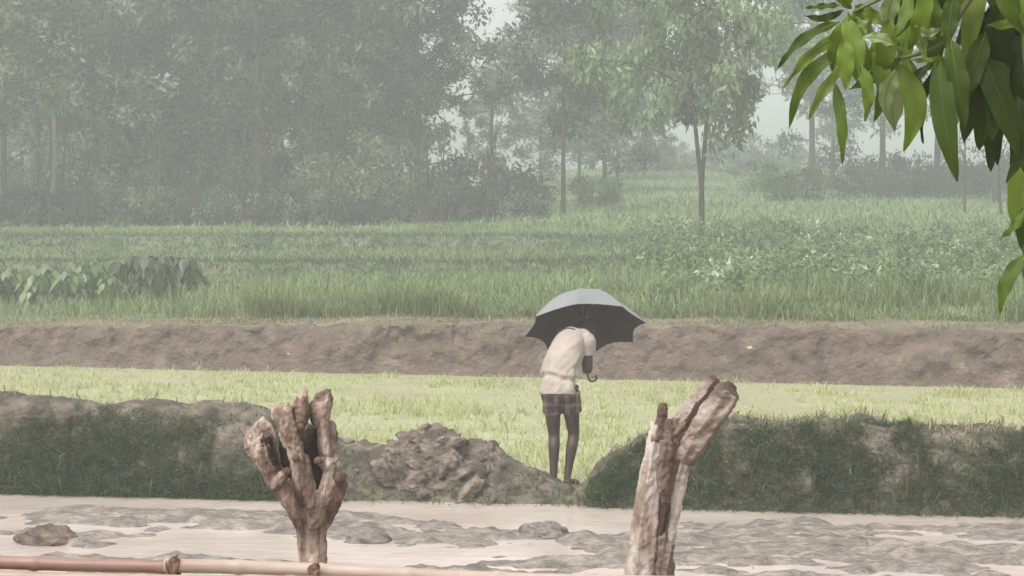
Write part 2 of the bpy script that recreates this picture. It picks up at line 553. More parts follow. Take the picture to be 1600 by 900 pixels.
tag(o, 'darker weeds on the steps between the terraces', 'weeds')
n = 60000
v = rg.uniform(57, 130, n); x = rg.uniform(-1, 1, n)*(4+v*.33)
k = rg.random(n) < np.where(x > -2, .95, .35)
x, v = x[k], v[k]
o = scatter_grass('hill_grass', M['grass'], x, v, rg.uniform(.12, .34, len(x)), rg.uniform(.03, .06, len(x)), (.0, .8), (.1, .6), 18)
tag(o, 'rough green grass covering the rising hillside', 'grass')


# ------------------------------------------------------------------ leaves and trees
def leaf_cloud(b, C, rad, per, size, rg, asp=.42, droop=.3, squash=.75):
    """rhombic leaves scattered in blobs around the centres C (n,3) with radii rad (n,)"""
    C = np.repeat(C, per, 0); r = np.repeat(rad, per)
    n = len(C)
    d = rg.normal(size=(n, 3)); d /= np.linalg.norm(d, axis=1)[:, None]
    p = C+d*(r*rg.random(n)**.45)[:, None]*np.array([1, 1, squash])
    ax = rg.normal(size=(n, 3)); ax[:, 2] -= droop*2; ax /= np.linalg.norm(ax, axis=1)[:, None]
    nn = rg.normal(size=(n, 3))*.45+d*1.3; nn[:, 2] += .7
    sd = np.cross(ax, nn); sd /= np.linalg.norm(sd, axis=1)[:, None]+1e-9
    l = size*rg.uniform(.6, 1.35, n)
    V = np.stack([p, p+ax*(l*.45)[:, None]+sd*(l*asp*.5)[:, None], p+ax*l[:, None],
                  p+ax*(l*.45)[:, None]-sd*(l*asp*.5)[:, None]], 1)
    Q = (np.arange(n)*4)[:, None]+np.arange(4)[None]
    a = np.clip(np.repeat(rg.random(len(C)//per), per)*.82+rg.random(n)*.18, 0, 1)
    b.add(V.reshape(-1, 3), Q, np.repeat(a, 4))


def make_tree(h, cr, z0, seed, nlimb=16, per=55, size=.17, clump=.62, trunk_r=.12, lean=0., leafm='leafA', barkm='bark', droop=.3, fork=False, squash=.75, asp=.42, sub=5):
    """tree of height h, crown radius cr, crown from z0; returns (trunk object, crown object)"""
    rg = np.random.default_rng(seed)
    wood = MB(); leaf = MB()
    tops = []
    paths = []
    for f in range(2 if fork else 1):
        sgn = (-1, 1)[f] if fork else 0
        k = 9
        pts = []
        for i in range(k):
            t = i/(k-1)
            pts.append((lean*t*h+(sgn*.09*h*max(0, t-.12)) + .12*math.sin(3*t+seed+f)*t, .15*math.sin(2.2*t+seed*2+f)*t+sgn*.1*t, t*h*.96-(.15 if i == 0 else 0)))
        pts = spline(pts, 22)
        rad = [trunk_r*(1.25 if i == 0 else 1)*(1-.9*(i/21)**.9)+.012 for i in range(22)]
        wood.tube(pts, rad, 8, rough=.15, seed=seed)
        paths.append(np.array(pts))
    C = []; Rr = []
    for i in range(nlimb):
        pts = paths[i % len(paths)]
        t = z0/h+(1-z0/h)*((i+rg.random())/nlimb)*.97
        p0 = pts[min(21, int(t*21))]
        ang = i*2.4+rg.normal(0, .5)
        prof = math.sin(math.pi*min(1, (.16+.84*(t*h-z0)/(h-z0)))**.8)*.75+.3
        ln = cr*prof*rg.uniform(.7, 1.15)
        el = rg.uniform(.15, .75)
        d = np.array([math.cos(ang)*math.cos(el), math.sin(ang)*math.cos(el), math.sin(el)])
        tip = p0+d*ln; mid = p0+d*ln*.5+np.array([0, 0, .08*ln])
        lp = spline([p0, mid, tip], 7)
        wood.tube(lp, np.linspace(trunk_r*.38*(1-.5*t), .012, 7), 6, rough=.1, seed=i)
        C.append(tip); Rr.append(clump*rg.uniform(.8, 1.2))
        for s in range(sub):
            q = lp[rg.integers(2, 7)]
            e = q+rg.normal(size=3)*np.array([.32, .32, .22])*ln*.8+np.array([0, 0, -droop*.5])
            wood.tube([q, (np.array(q)+e)/2+[0, 0, .05], e], [.022, .015, .007], 4)
            C.append(e); Rr.append(clump*rg.uniform(.55, 1.1))
    for pts in paths:
        C.append(pts[-1]); Rr.append(clump)
    C = np.array(C); Rr = np.array(Rr)
    leaf_cloud(leaf, C, Rr, per, size, rg, asp=asp, droop=droop, squash=squash)
    return wood, leaf, M[barkm], M[leafm]


def tree_thing(spec, name, loc, label, group=None, scale=1.0, rz=0.0, cat='tree'):
    wood, leaf, bm, lm = spec
    t = empty(name, loc, label, cat, group, rz)
    wood.build('trunk', bm, t)
    leaf.build('crown', lm, t)
    t.scale = (scale,)*3
    return t


def tree_copy(src, loc, label, group, scale, rz):
    t = copy_tree(src)
    t.location = loc; t.rotation_euler = (0, 0, rz); t.scale = (scale,)*3
    t['label'] = label
    if group: t['group'] = group
    elif 'group' in t: del t['group']
    return t


def spot(px, d):
    x = (px-800)/FPX*d
    return Vector((x, d, float(ground(x, d))-.05))


SPECS = [make_tree(12.5, 3.1, 2.0, 21, 24, 70, .27, .72),
         make_tree(13.5, 2.7, 4.2, 22, 24, 70, .27, .7, trunk_r=.15),
         make_tree(11.5, 3.4, 1.5, 23, 23, 70, .28, .75, trunk_r=.10),
         make_tree(14.0, 2.9, 4.6, 24, 24, 70, .27, .7, trunk_r=.17, lean=.02),
         make_tree(12.0, 2.5, 1.2, 25, 26, 75, .25, .62, trunk_r=.09)]
PROTO = {}


def forest_tree(kind, px, d, sc, label, group=None):
    loc = spot(px, d)
    rz = random.uniform(0, 6.28)
    if kind not in PROTO:
        PROTO[kind] = tree_thing(SPECS[kind], 'forest_tree', loc, label, group, sc, rz)
        return PROTO[kind]
    return tree_copy(PROTO[kind], loc, label, group, sc, rz)


FRONT = [(8, 67, 2, 1.0, 'leafy tree at the left edge of the photo, first of the forest front'),
         (95, 69, 1, .95, 'slender hazy tree beside the pale bare trunk on the left'),
         (175, 68, 0, 1.0, 'dense grey tree just right of the pale bare trunk'),
         (255, 69, 4, 1.0, 'narrow hazy tree above the pale bush in the left undergrowth'),
         (330, 71, 0, .95, 'bushy hazy tree just left of the dark straight trunk'),
         (405, 66, 3, .95, 'tall tree with a straight dark trunk standing clear of the undergrowth'),
         (480, 70, 1, 1.0, 'hazy tree just right of the dark straight trunk'),
         (560, 73, 4, 1.02, 'grey tree above the pale clearing in the middle of the forest'),
         (628, 70, 2, 1.0, 'broad grey tree between the pale clearing and the pale trunk'),
         (652, 68, 1, .88, 'tree over a pale thin trunk left of the bright sky gap'),
         (945, 84, 2, .9, 'tall hazy tree behind the left edge of the light green tree')]
for px, d, kd, sc, lb in FRONT:
    forest_tree(kd, px, d, sc, lb)
BACK = []
bx = random.Random(5)
for px in range(-60, 610, 44):
    BACK.append((px+bx.uniform(-15, 15), bx.uniform(76, 84)))
for px in range(-80, 620, 48):
    BACK.append((px+bx.uniform(-18, 18), bx.uniform(88, 104)))
for i, (px, d) in enumerate(BACK):
    forest_tree(i % 5, px, d, bx.uniform(.9, 1.06), 'hazy grey tree deep in the forest behind the front row of trunks', 'grey trees deep in the forest')
for px, d, kd, sc, lb in [(845, 92, 4, .95, 'faint tree in the mist behind the thin bent trunk'),
                          (765, 96, 4, .58, 'small faint tree in the mist below the bright sky gap'),
                          (905, 104, 2, 1.0, 'faint broad tree in the mist left of the light green tree'),
                          (965, 100, 4, 1.05, 'faint tree in the mist right behind the left clumps of the light green tree'),
                          (1300, 100, 2, 1.1, 'faint tree in the mist behind the left tips of the mango leaves'),
                          (1005, 108, 4, .72, 'low faint tree in the mist under the left clumps of the light green tree'),
(1268, 92, 3, .95, 'hazy tree whose crown reaches the mango leaves from the left')]:
    forest_tree(kd, px, d, sc, lb)
for px, d, kd, sc, lb in [(1378, 80, 3, .85, 'misty tree with pale twin-looking trunk behind the hanging mango leaves'),
                          (1462, 84, 3, .9, 'misty tree behind the longest hanging mango leaf'),
                          (1556, 74, 3, .95, 'misty tree with a thick dark trunk near the right edge'),
                          (1640, 82, 1, 1., 'misty tree at the right edge behind the dark mango leaves')]:
    forest_tree(kd, px, d, sc, lb)

# the light green tree on two thin leaning stems
sp = make_tree(9.8, 2.75, 3.3, 41, 24, 95, .25, .62, trunk_r=.062, leafm='leafL', droop=.9, fork=True, squash=1.1, asp=.38, sub=6)
t = tree_thing(sp, 'light_green_tree', spot(1097, 52), 'light green tree with drooping clumps on two thin crossing stems', None, 1.0, 0.35)

sp = make_tree(11.5, 1.9, 3.4, 43, 22, 70, .26, .6, trunk_r=.085, lean=-.006)
tree_thing(sp, 'forest_tree', spot(880, 66), 'grey tree on a thin bent trunk just right of the sky gap', None, .95, .5)
sp = make_tree(10.5, 2.3, 3.0, 44, 20, 70, .26, .62, trunk_r=.1, leafm='leafB')
tree_thing(sp, 'leafy_tree', spot(-12, 60), 'yellow-green tree whose crown fills the top left corner', None, 1.0, 1.5)

# undergrowth
def make_shrub(seed, w, h, lm, n=26, per=70, size=.14):
    rg = np.random.default_rng(seed)
    b = MB(); C = []
    st = MB()
    for i in range(n):
        a = rg.random()*6.28; r = w*math.sqrt(rg.random()); z = h*(.12+.75*rg.random())*(1-.45*(r/w)**2)
        p = np.array([math.cos(a)*r, math.sin(a)*r, z]); C.append(p)
        st.tube([(p[0]*.3, p[1]*.3, -.1), (p[0]*.7, p[1]*.7, z*.6), p], [.02, .014, .006], 4)
    leaf_cloud(b, np.array(C), rg.uniform(.22, .42, n)*h*.45+.1, per, size, rg, droop=.1)
    return b, st, M[lm]


SHR = [make_shrub(51, 1.5, 1.9, 'leafC'), make_shrub(52, 1.3, 1.5, 'leafC'), make_shrub(53, 1.2, 1.5, 'leafA'),
       make_shrub(54, 1.0, 1.1, 'leafB'), make_shrub(55, 1.8, 1.6, 'leafC')]
SP = {}


def shrub(kind, px, d, sc, label, group=None, name='shrub'):
    loc = spot(px, d); rz = random.uniform(0, 6.28)
    if kind in SP:
        return tree_copy(SP[kind], loc, label, group, sc, rz)
    t = empty(name, loc, label, 'shrub', group, rz); t.scale = (sc,)*3
    SHR[kind][0].build('foliage', SHR[kind][2], t)
    SHR[kind][1].build('stem', M['bark'], t)
    SP[kind] = t
    return t


br = random.Random(9)
for i, px in enumerate(range(-30, 800, 34)):
    if 380 < px < 430: continue
    shrub((0, 4, 1, 2)[i % 4], px+br.uniform(-8, 8), br.uniform(62, 70), br.uniform(.8, 1.15), 'dull grey-brown bush in the undergrowth along the foot of the forest', 'undergrowth bushes along the forest foot')
for i, px in enumerate(range(-30, 790, 52)):
    shrub((4, 0, 2)[i % 3], px+br.uniform(-8, 8), br.uniform(73, 78), br.uniform(1.2, 1.7), 'tall hazy bush between the forest trunks', 'tall bushes between the trunks')
shrub(3, 210, 63, 1.5, 'pale green bush among the dark undergrowth on the left')
SHR.append(make_shrub(57, 2.0, 3.4, 'leafB', n=64, per=70, size=.15))
shrub(5, 552, 64, 1.0, 'tall pale green bush added as the light patch of the clearing in the middle of the forest')  # bush added to give the clearing its pale patch
shrub(0, 760, 64, 1.35, 'large round dark bush at the right end of the forest edge')
for px, d, k_, sc, lb in [(835, 66, 3, 1.0, 'green bush just left of the thin bent trunk'),
                          (925, 74, 3, 1.3, 'green bush on the slope right of the thin bent trunk'),
                          (1190, 88, 2, 1.2, 'hazy bush on the open slope below the misty gap'),
                          (1010, 118, 2, 1.3, 'faint bush on the crest of the hill behind the light green tree'),
                          (1250, 76, 3, 1.6, 'green bush on the slope left of the dark thicket'),
                          (1160, 112, 2, 1.2, 'faint bush on the hill crest right of the two thin stems')]:
    shrub(k_, px, d, sc, lb)
for i, px in enumerate(range(1335, 1640, 34)):
    shrub((0, 4, 1)[i % 3], px+br.uniform(-8, 8), br.uniform(78, 88), br.uniform(1.15, 1.6), 'dark misty bush in the thicket below the mango leaves', 'bushes of the thicket on the right')


for i in range(11):
    shrub((2, 1, 3)[i % 3], 985+i*27+br.uniform(-9, 9), br.uniform(117, 128), br.uniform(1.0, 2.0), 'faint bush along the hazy crest of the hill below the misty gap', 'bushes along the hazy hill crest')
# slender bare saplings between the trees, added for the upright streaking of rain
b = MB()
b.tube(spline([(0, 0, -.1), (.05, .03, 1.6), (-.04, .0, 3.3), (.06, 0, 5.2)], 12), np.linspace(.045, .012, 12), 7, rough=.1)
b.tube([(-.02, 0, 2.9), (.25, .1, 3.7), (.34, .1, 4.5)], [.018, .012, .006], 5)
b.tube([(.0, 0, 2.2), (-.28, .1, 3.0), (-.33, .1, 3.9)], [.018, .012, .006], 5)
sap = None
for i in range(46):
    px = br.uniform(-10, 790) if i < 43 else br.uniform(1500, 1600)
    loc = spot(px, br.uniform(60.5, 67))
    if sap is None:
        sap = b.build('sapling', M['bark']); tag(sap, 'slender bare sapling added at the forest foot for the upright streaks of rain', 'sapling', 'slender bare saplings')
        o = sap
    else:
        o = sap.copy(); COL.objects.link(o)
    o.location = loc; o.rotation_euler = (br.uniform(-.07, .07), br.uniform(-.09, .09), br.uniform(0, 6)); o.scale = (br.uniform(.8, 1.5),)*2+(br.uniform(.4, .9),)

# pale bare trunk on the left
b = MB()
p0 = spot(84, 63.5)
b.tube(spline([(0, 0, -.2), (-.03, 0, 1.2), (.05, 0, 2.1), (.04, 0, 3.6)], 14), np.linspace(.15, .06, 14), 10, rough=.25, seed=2)
b.tube(spline([(.02, 0, 2.2), (-.12, .05, 1.75), (-.22, .05, 1.62)], 5), [.06, .05, .05, .04, .03], 8)
o = b.build('bare_trunk', M['palebark']); o.location = p0
tag(o, 'pale bare tree trunk standing in the hazy forest on the left', 'tree')

# crop plants with pale leaf tips on the right hand field
rg = np.random.default_rng(31)
n = 1500
v = rg.uniform(31, 50, n); x = rg.uniform(0, 1, n)*(4+v*.29)+2.6+(v-31)*.02
k = rg.random(n) < np.clip(.8+1.5*fbm(x*.5, v*.5), .1, 1)
x, v = x[k], v[k]
C = np.stack([x, yv(x, v), H(x, v)+rg.uniform(.12, .5, len(x))], -1)
b = MB(); leaf_cloud(b, C, rg.uniform(.15, .3, len(x)), 40, .11, rg, asp=.5, droop=0)
o = b.build('crop', M['crop']); tag(o, 'light green crop with pale leaf tips on the field to the right', 'crop', kind='stuff')

# big-leaved plants on the left terrace
def broad_plant(seed, h, nl):
    rg = np.random.default_rng(seed); st = MB(); lf = MB()
    for i in range(nl):
        a = i*2.4+rg.normal(0, .3); hh = h*rg.uniform(.3, 1.0); rr = h*rg.uniform(.12, .5)
        tip = np.array([math.cos(a)*rr, math.sin(a)*rr, hh])
        st.tube(spline([(0, 0, -.05), (tip[0]*.4, tip[1]*.4, hh*.65), tip], 6), np.linspace(.015, .006, 6), 5)
        ax = np.array([math.cos(a)*.6, math.sin(a)*.6, -.75]); sd = np.array([-math.sin(a), math.cos(a), 0])
        l = h*.21*rg.uniform(.6, 1.4); wd = l*.36
        up = np.cross(sd, ax)
        Vv_ = []
        for s, wf in ((-.18, .35), (0, .9), (.3, 1.0), (.65, .65), (1, .04)):
            c = tip+ax*l*s-np.array([0, 0, .25*l*max(s, 0)**2])
            Vv_ += [c-sd*wd*wf+up*.12*wd*wf, c, c+sd*wd*wf+up*.12*wd*wf]
        Q = []
        for r_ in range(4):
            for c_ in range(2):
                q = r_*3+c_; Q.append((q, q+1, q+4, q+3))
        lf.add(Vv_, Q, rg.random())
    return st, lf


BP = [broad_plant(61, .9, 46), broad_plant(62, .75, 40)]
plist = [(18, 34.5, 1.0, 'l'), (52, 34, .85, 'l'), (80, 35, 1.05, 'l'), (110, 34, .95, 'l'), (140, 34.6, 1.1, 'l'), (172, 34.2, .8, 'l'),
         (200, 35, 1.0, 'p'), (235, 34, 1.0, 'p'), (262, 34.8, .95, 'p'), (290, 34.3, .9, 'p'), (-25, 34.5, 1, 'p')]
M['broad'] = mat('broad_leaves', [(0.1, (.06, .105, .04)), (0.5, (.135, .195, .08)), (0.9, (.25, .32, .15))], 2, (1, 1, 1), .4, 0, attr=.6, trans=.3)
M['broadD'] = mat('broad_leaves_dark', [(0.1, (.03, .05, .025)), (0.5, (.055, .085, .04)), (0.9, (.11, .15, .07))], 2, (1, 1, 1), .4, 0, attr=.6, trans=.3)
protos = {}
for i, (px, d, sc, kd) in enumerate(plist):
    lab = {'p': 'dark green big-leaved plant in the row on the left terrace', 'l': 'pale green big-leaved plant in the row on the left terrace'}[kd]
    grp = {'p': 'dark big-leaved plants on the left terrace', 'l': 'pale big-leaved plants on the left terrace'}[kd]
    loc = spot(px, d); loc.z += .03
    if kd not in protos:
        t = empty('broadleaf_plant', loc, lab, 'plant', grp, random.uniform(0, 6))
        st, lf = BP[kd == 'l']
        st.build('stem', M['grass'], t); lf.build('leaves', M['broad' if kd == 'l' else 'broadD'], t)
        protos[kd] = t
    else:
        t = tree_copy(protos[kd], loc, lab, grp, sc, random.uniform(0, 6))
    t.scale = (sc,)*3


def rough_up(o, voxel, strength, size, seed=0, smooth=1):
    m = o.modifiers.new('remesh', 'REMESH'); m.mode = 'VOXEL'; m.voxel_size = voxel; m.use_smooth_shade = True
    if smooth:
        s = o.modifiers.new('smooth', 'SMOOTH'); s.iterations = smooth; s.factor = .5
    if strength:
        tx = bpy.data.textures.new('roughness', 'CLOUDS'); tx.noise_scale = size; tx.noise_depth = 3
        d = o.modifiers.new('displace', 'DISPLACE'); d.texture = tx; d.strength = strength; d.mid_level = .5; d.texture_coords = 'LOCAL'
    return o


# ------------------------------------------------------------------ loose things on the mud
def clod(px, py, w, h, label, mt='heap', seed=0, d=None):
    """a lump of mud standing in the water, base seen at the pixel"""
    cy = -(py-450)/FPX
    sl_ = (-math.sin(PITCH)+math.cos(PITCH)*cy)/(math.cos(PITCH)+math.sin(PITCH)*cy)
    Y_ = CAM.z/-sl_
    p = at(px, py, Y_)
    rg = np.random.default_rng(seed)
    b = MB(); b.ball((0, 0, 0), (1, 1, 1), 56, 34)
    V = b.V[0]
    th = np.arctan2(V[:, 1], V[:, 0])
    nzv = fbm(V[:, 0]*1.8+seed*3.1+7, V[:, 2]*1.8+V[:, 1]*1.3, 4)+.8*fbm(V[:, 0]*4+seed, V[:, 1]*4+V[:, 2]*4, 4)
    V = V*(1+.55*nzv)[:, None]*np.array([w/2, w*.33, h])
    V[:, 2] = np.maximum(V[:, 2], -.04)
    b.V[0] = V
    o = b.build('mud_clod', M[mt]); o.location = (p.x, p.y, 0)
    return tag(o, label, 'mud clod')


M['clod'] = mat('wet_clod', [(0.25, (.10, .083, .07)), (0.5, (.16, .136, .115)), (0.72, (.24, .205, .175))], 7, (1, 1, 1.6), .45, .7, 20, .03, .5)
clod(76, 848, .46, .13, 'dark rounded mud clod standing in the water at the far left', 'heap', 1)
clod(575, 846, .34, .10, 'long low mud lump in the water right of the forked stump', 'clod', 2)
clod(850, 838, .40, .12, 'peaked mud lump in the water straight below the man', 'clod', 5)

# earth heap dug out next to the man: big slabs and lumps of wet soil
heap = empty('earth_heap', (-.62, 15.95, .2), 'heap of wet brown earth slabs and lumps left of the man', 'earth heap')
b = MB()
rg = np.random.default_rng(77)
for i in range(75):
    x = rg.normal(-.55, .45); vv = BF+rg.uniform(.0, 1.0)
    if x > .25 or x < -1.6: continue
    z = float(H(x, vv)); y = float(yv(x, vv))
    s = rg.uniform(.06, .12) if i < 22 else rg.uniform(.014, .045)
    if i < 22: x = -.62+.5*((i % 8)/7-.5)*1.6+rg.normal(0, .05); vv = BF+rg.uniform(.2, .75); z = float(H(x, vv))-.035; y = float(yv(x, vv))
    rot = Matrix.Rotation(rg.uniform(-.6, .6)-.35*np.sign(x+.62), 4, 'Y') @ Matrix.Rotation(rg.uniform(0, 3.1), 4, 'Z') @ Matrix.Rotation(rg.uniform(-.4, .4), 4, 'X')
    n0 = len(b.V)
    b.ball((0, 0, 0), (1, 1, 1), 26, 16)
    V = b.V[n0]
    V = np.sign(V)*np.abs(V)**.8
    V = V*(1+.35*fbm(V[:, 0]*5+i*2, V[:, 1]*5+V[:, 2]*6, 3))[:, None]
    V = V*(1+.9*fbm(V[:, 0]*1.7+i, V[:, 1]*1.7+V[:, 2], 3))[:, None]*np.array([s*1.8, s*1.2, s*.6])
    V = V@np.array(rot.to_3x3()).T+np.array([x, y, z-s*.12])
    b.V[n0] = V
o = b.build('earth_lumps', M['heap'], heap); rough_up(o, .012, .02, .07, smooth=6)
o.matrix_parent_inverse = Matrix.Translation(heap.location).inverted()

M['stone'] = mat('pale_stone', [(0.3, (.34, .31, .28)), (0.7, (.5, .46, .42))], 12, (1, 1, 1), .8, .4, 40, .01, .2)
for i, (px, py, lb) in enumerate([(806, 549, 'pale stone in the brown bank just left of the umbrella'), (452, 553, 'pale stone low in the brown bank above the forked stump'), (1172, 544, 'pale stone in the brown bank right of the umbrella')]):
    b = MB(); b.ball((0, 0, 0), (1, 1, 1), 16, 10)
    V = b.V[0]; b.V[0] = V*(1+.7*fbm(V[:, 0]*2+i*5, V[:, 1]*2+V[:, 2]*1.5, 3))[:, None]*np.array([.042, .04, .03])
    for Y_ in np.arange(25, 30, .02):
        p = at(px, py, Y_)
        if p.z < float(ground(p.x, p.y)): break
    o = b.build('stone', M['stone']); o.location = p
    tag(o, lb, 'stone')

# ------------------------------------------------------------------ stumps and the bamboo rails
M['stumpA'] = mat('weathered_stump', [(0.36, (.035, .021, .017)), (0.45, (.14, .088, .068)), (0.53, (.28, .20, .16)), (0.63, (.47, .375, .32))], 12, (1, 1, .3), .7, 1.0, 45, .015, .35)
M['stumpB'] = mat('peeling_post', [(0.33, (.10, .07, .055)), (0.43, (.24, .175, .14)), (0.5, (.42, .36, .31)), (0.72, (.56, .50, .445))], 7.5, (1, 1, .25), .7, 1.0, 40, .015, .35)
M['cut'] = mat('old_cut_wood', [(0.3, (.045, .03, .024)), (0.7, (.16, .105, .08))], 30, (1, 1, 1), .85, .8, 60, .006, .2)
M['dark'] = mat('rotten_hollow_shade', [(0.3, (.025, .016, .013)), (0.7, (.075, .05, .04))], 20, (1, 1, .4), .9, .9, 45, .01, .15)  # dark rot colour that also paints in the shade of cavities and gaps
M['branch'] = mat('sawn_branch', [(0.33, (.12, .085, .068)), (0.5, (.26, .20, .165)), (0.7, (.42, .36, .31))], 9, (1, 1, 1), .75, 1.0, 40, .012, .3)
M['core'] = mat('brown_heartwood', [(0.3, (.09, .06, .047)), (0.55, (.19, .135, .108)), (0.75, (.30, .22, .18))], 14, (1, 1, .3), .8, .9, 45, .01, .25)


def wood_part(name, parent, mt, pts, rad, Y0, depth=None, voxel=.004, strength=.012, size=.05, extra=(), n=14, rgh=.3, jag=0.3, slant=None, spl=None):
    """pts in photo pixels; rad in pixels (half widths)"""
    b = MB()
    sc = Y0/FPX
    for P_, R_, D_ in [(pts, rad, depth)]+list(extra):
        D_ = D_ or [0]*len(P_)
        W = [at(px, py, Y0+dd) for (px, py), dd in zip(P_, D_)]
        k = max(8, 4*len(P_))
        path = spline(W, k)
        r = np.interp(np.linspace(0, 1, k), np.linspace(0, 1, len(R_)), np.array(R_)*sc)
        b.tube(path, r, n, rough=rgh, seed=int(P_[0][0]), jag=jag*r[-1], slant=slant)
    if spl:
        cx0, cy0, w0, d0 = spl
        rg = np.random.default_rng(int(cx0))
        for q in range(9):
            px = cx0+rg.uniform(-1, 1)*w0; d_ = d0+rg.uniform(-.03, .03)
            tip = at(px+rg.uniform(-1, 1.5), cy0-rg.uniform(1, 9), Y0+d_); ft = at(px+rg.uniform(-2, 2), cy0+14, Y0+d_)
            b.tube([ft, ft.lerp(tip, .6), tip], [.009, .007, .003], 6, rough=.4, seed=q)
    o = b.build(name, mt, parent)
    o.matrix_parent_inverse = Matrix.Translation(parent.location).inverted()
    if voxel:
        rough_up(o, voxel, strength, size, smooth=0)
        tx = bpy.data.textures.new('bark_grain', 'CLOUDS'); tx.noise_scale = .012; tx.noise_depth = 4
        d = o.modifiers.new('grain', 'DISPLACE'); d.texture = tx; d.strength = .006; d.mid_level = .5; d.texture_coords = 'LOCAL'
    return o


def cut_face(parent, px, py, r, Y0, dirv, dd=0., fl=1.0):
    c = at(px, py, Y0+dd); sc = Y0/FPX
    d = Vector(dirv).normalized()
    b = MB()
    b.tube([c-d*.012, c-d*.004, c+d*.003], [r*sc*.95, r*sc, r*sc*.9], 12, rough=.25, seed=int(px), sq=((0, 1, 0), fl))
    o = b.build('cut_end', M['cut'], parent)
    o.matrix_parent_inverse = Matrix.Translation(parent.location).inverted()
    return o


YS = 5.8
base = at(490, 900, YS); base.z = .72
st = empty('tree_stump', base, 'reddish brown pollarded stump forking into many short sawn limbs', 'stump')
wood_part('trunk', st, M['stumpA'], [(492, 1210), (491, 1000), (489, 885), (488, 840), (487, 800), (484, 768)], [32, 26, 20, 22, 27, 30], YS,
          extra=[([(478, 815), (452, 775), (433, 750), (418, 722)], [17, 16, 14, 15], [0, 0, -.01, -.02]),
                 ([(480, 810), (470, 760), (464, 720), (460, 690)], [13, 11, 11, 12], [-.03, -.06, -.07, -.07]),
                 ([(490, 825), (487, 780), (478, 735), (474, 712)], [10, 9, 9, 8], [-.05, -.07, -.07, -.06]),
                 ([(497, 820), (507, 765), (514, 735), (519, 716)], [12, 10, 9, 9], [-.04, -.06, -.05, -.04]),
                 ([(500, 815), (514, 788), (524, 765), (531, 748)], [16, 16, 15, 14], [.0, -.02, -.03, -.04]),
                 ([(430, 762), (440, 748), (446, 738)], [9, 9, 8], [-.03, -.045, -.05])], strength=.010, size=.05, jag=0)
wood_part('core', st, M['dark'], [(484, 790), (485, 740), (487, 700), (490, 668)], [20, 18, 15, 10], YS, [.05, .05, .05, .05], strength=.02, size=.03,
          extra=[([(458, 750), (448, 715), (443, 680)], [10, 10, 7], [.03, .03, .03])])  # slab behind the limbs; the shade of the gaps is in its colour
wood_part('limb', st, M['stumpA'], [(424, 735), (411, 708), (404, 690), (408, 678)], [14, 19, 22, 22], YS, [-.02, -.03, -.03, -.03], slant=(-.2, .9, 0), spl=(408, 678, 14, -.03), strength=.009, size=.04)
wood_part('limb', st, M['stumpA'], [(461, 698), (452, 670), (443, 648), (446, 636)], [11, 14, 17, 17], YS, [-.07, -.075, -.07, -.06], slant=(.6, .7, 0), spl=(446, 636, 11, -.06), strength=.009, size=.04,
          extra=[([(447, 700), (441, 680), (446, 668)], [5, 6, 5], [-.05, -.06, -.06])])
wood_part('limb', st, M['stumpA'], [(463, 690), (466, 662), (468, 640), (467, 628)], [10, 14, 15, 14], YS, [-.05, -.05, -.05, -.05], slant=(1.0, .6, 0), spl=(467, 628, 9, -.05), strength=.010, size=.04, jag=1.2)
wood_part('limb', st, M['stumpA'], [(512, 735), (508, 705), (505, 680), (503, 662)], [10, 11, 9, 11], YS, [-.0, -.02, -.02, -.01], strength=.009, size=.04)
wood_part('limb', st, M['stumpA'], [(503, 668), (500, 648), (503, 632), (502, 621)], [12, 15, 16, 16.5], YS, [-.01, -.01, -.01, -.01], slant=(.35, .6, 0), spl=(502, 622, 11, -.01), strength=.014, size=.03)
wood_part('limb', st, M['stumpA'], [(514, 715), (520, 690), (519, 668), (516, 660)], [8, 8, 7, 6], YS, [.02, .02, .01, .01], strength=.014, size=.03, jag=1.5,
          extra=[([(512, 728), (500, 722), (497, 720)], [7, 7, 6], [-.06, -.075, -.08]), ([(520, 722), (527, 718), (529, 718)], [6, 5, 4], [-.05, -.05, -.05])])
wood_part('hollow_shade', st, M['dark'], [(414, 684), (421, 706), (429, 728)], [8, 8, 4], YS, [-.055, -.055, -.05], strength=.008, size=.03)  # solid lump, its near-black colour stands in for the shade of a cavity
for q in ((532, 746, 10, (.45, -.85, .3), -.075, 1), (462, 716, 6, (.0, -1, .1), -.105, 1), (449, 736, 6, (.1, -1, .2), -.07, 1), (497, 720, 6, (-.2, -1, .1), -.10, 1), (469, 668, 7, (.1, -1, .1), -.08, 1)):
    cut_face(st, q[0], q[1], q[2], YS, q[3], q[4], q[5])

YP = 5.75
base = at(1010, 900, YP); base.z = .72
po = empty('forked_post', base, 'pale peeling wooden post with one thick sawn branch leaning right', 'post')
wood_part('trunk', po, M['stumpB'], [(975, 1230), (996, 1000), (1000, 900), (1008, 830), (1018, 750), (1026, 690), (1030, 662)], [44, 34, 27, 25, 21, 17, 14], YP, strength=.014, size=.05)
wood_part('side_stem', po, M['stumpB'], [(1043, 860), (1050, 810), (1060, 750), (1068, 712), (1070, 695)], [8, 9, 12, 13, 10], YP, [-.01, -.01, -.01, -.02, -.02], strength=.012, size=.04)
wood_part('core', po, M['core'], [(1030, 1010), (1034, 900), (1034, 850), (1036, 800), (1040, 750), (1044, 710), (1046, 680), (1046, 655)], [24, 18, 14, 13, 15, 17, 18, 12], YP, [.0, -.01, -.01, -.005, -.015, -.02, -.02, -.02], strength=.024, size=.03, rgh=.45,
          extra=[([(1036, 905), (1042, 876), (1047, 850)], [13, 12, 7], [-.035, -.035, -.03]), ([(1034, 770), (1038, 730), (1043, 690)], [9, 11, 9], [-.05, -.05, -.05]),
                 ([(1046, 690), (1062, 672), (1078, 655)], [15, 14, 10], [-.02, -.02, -.01])])
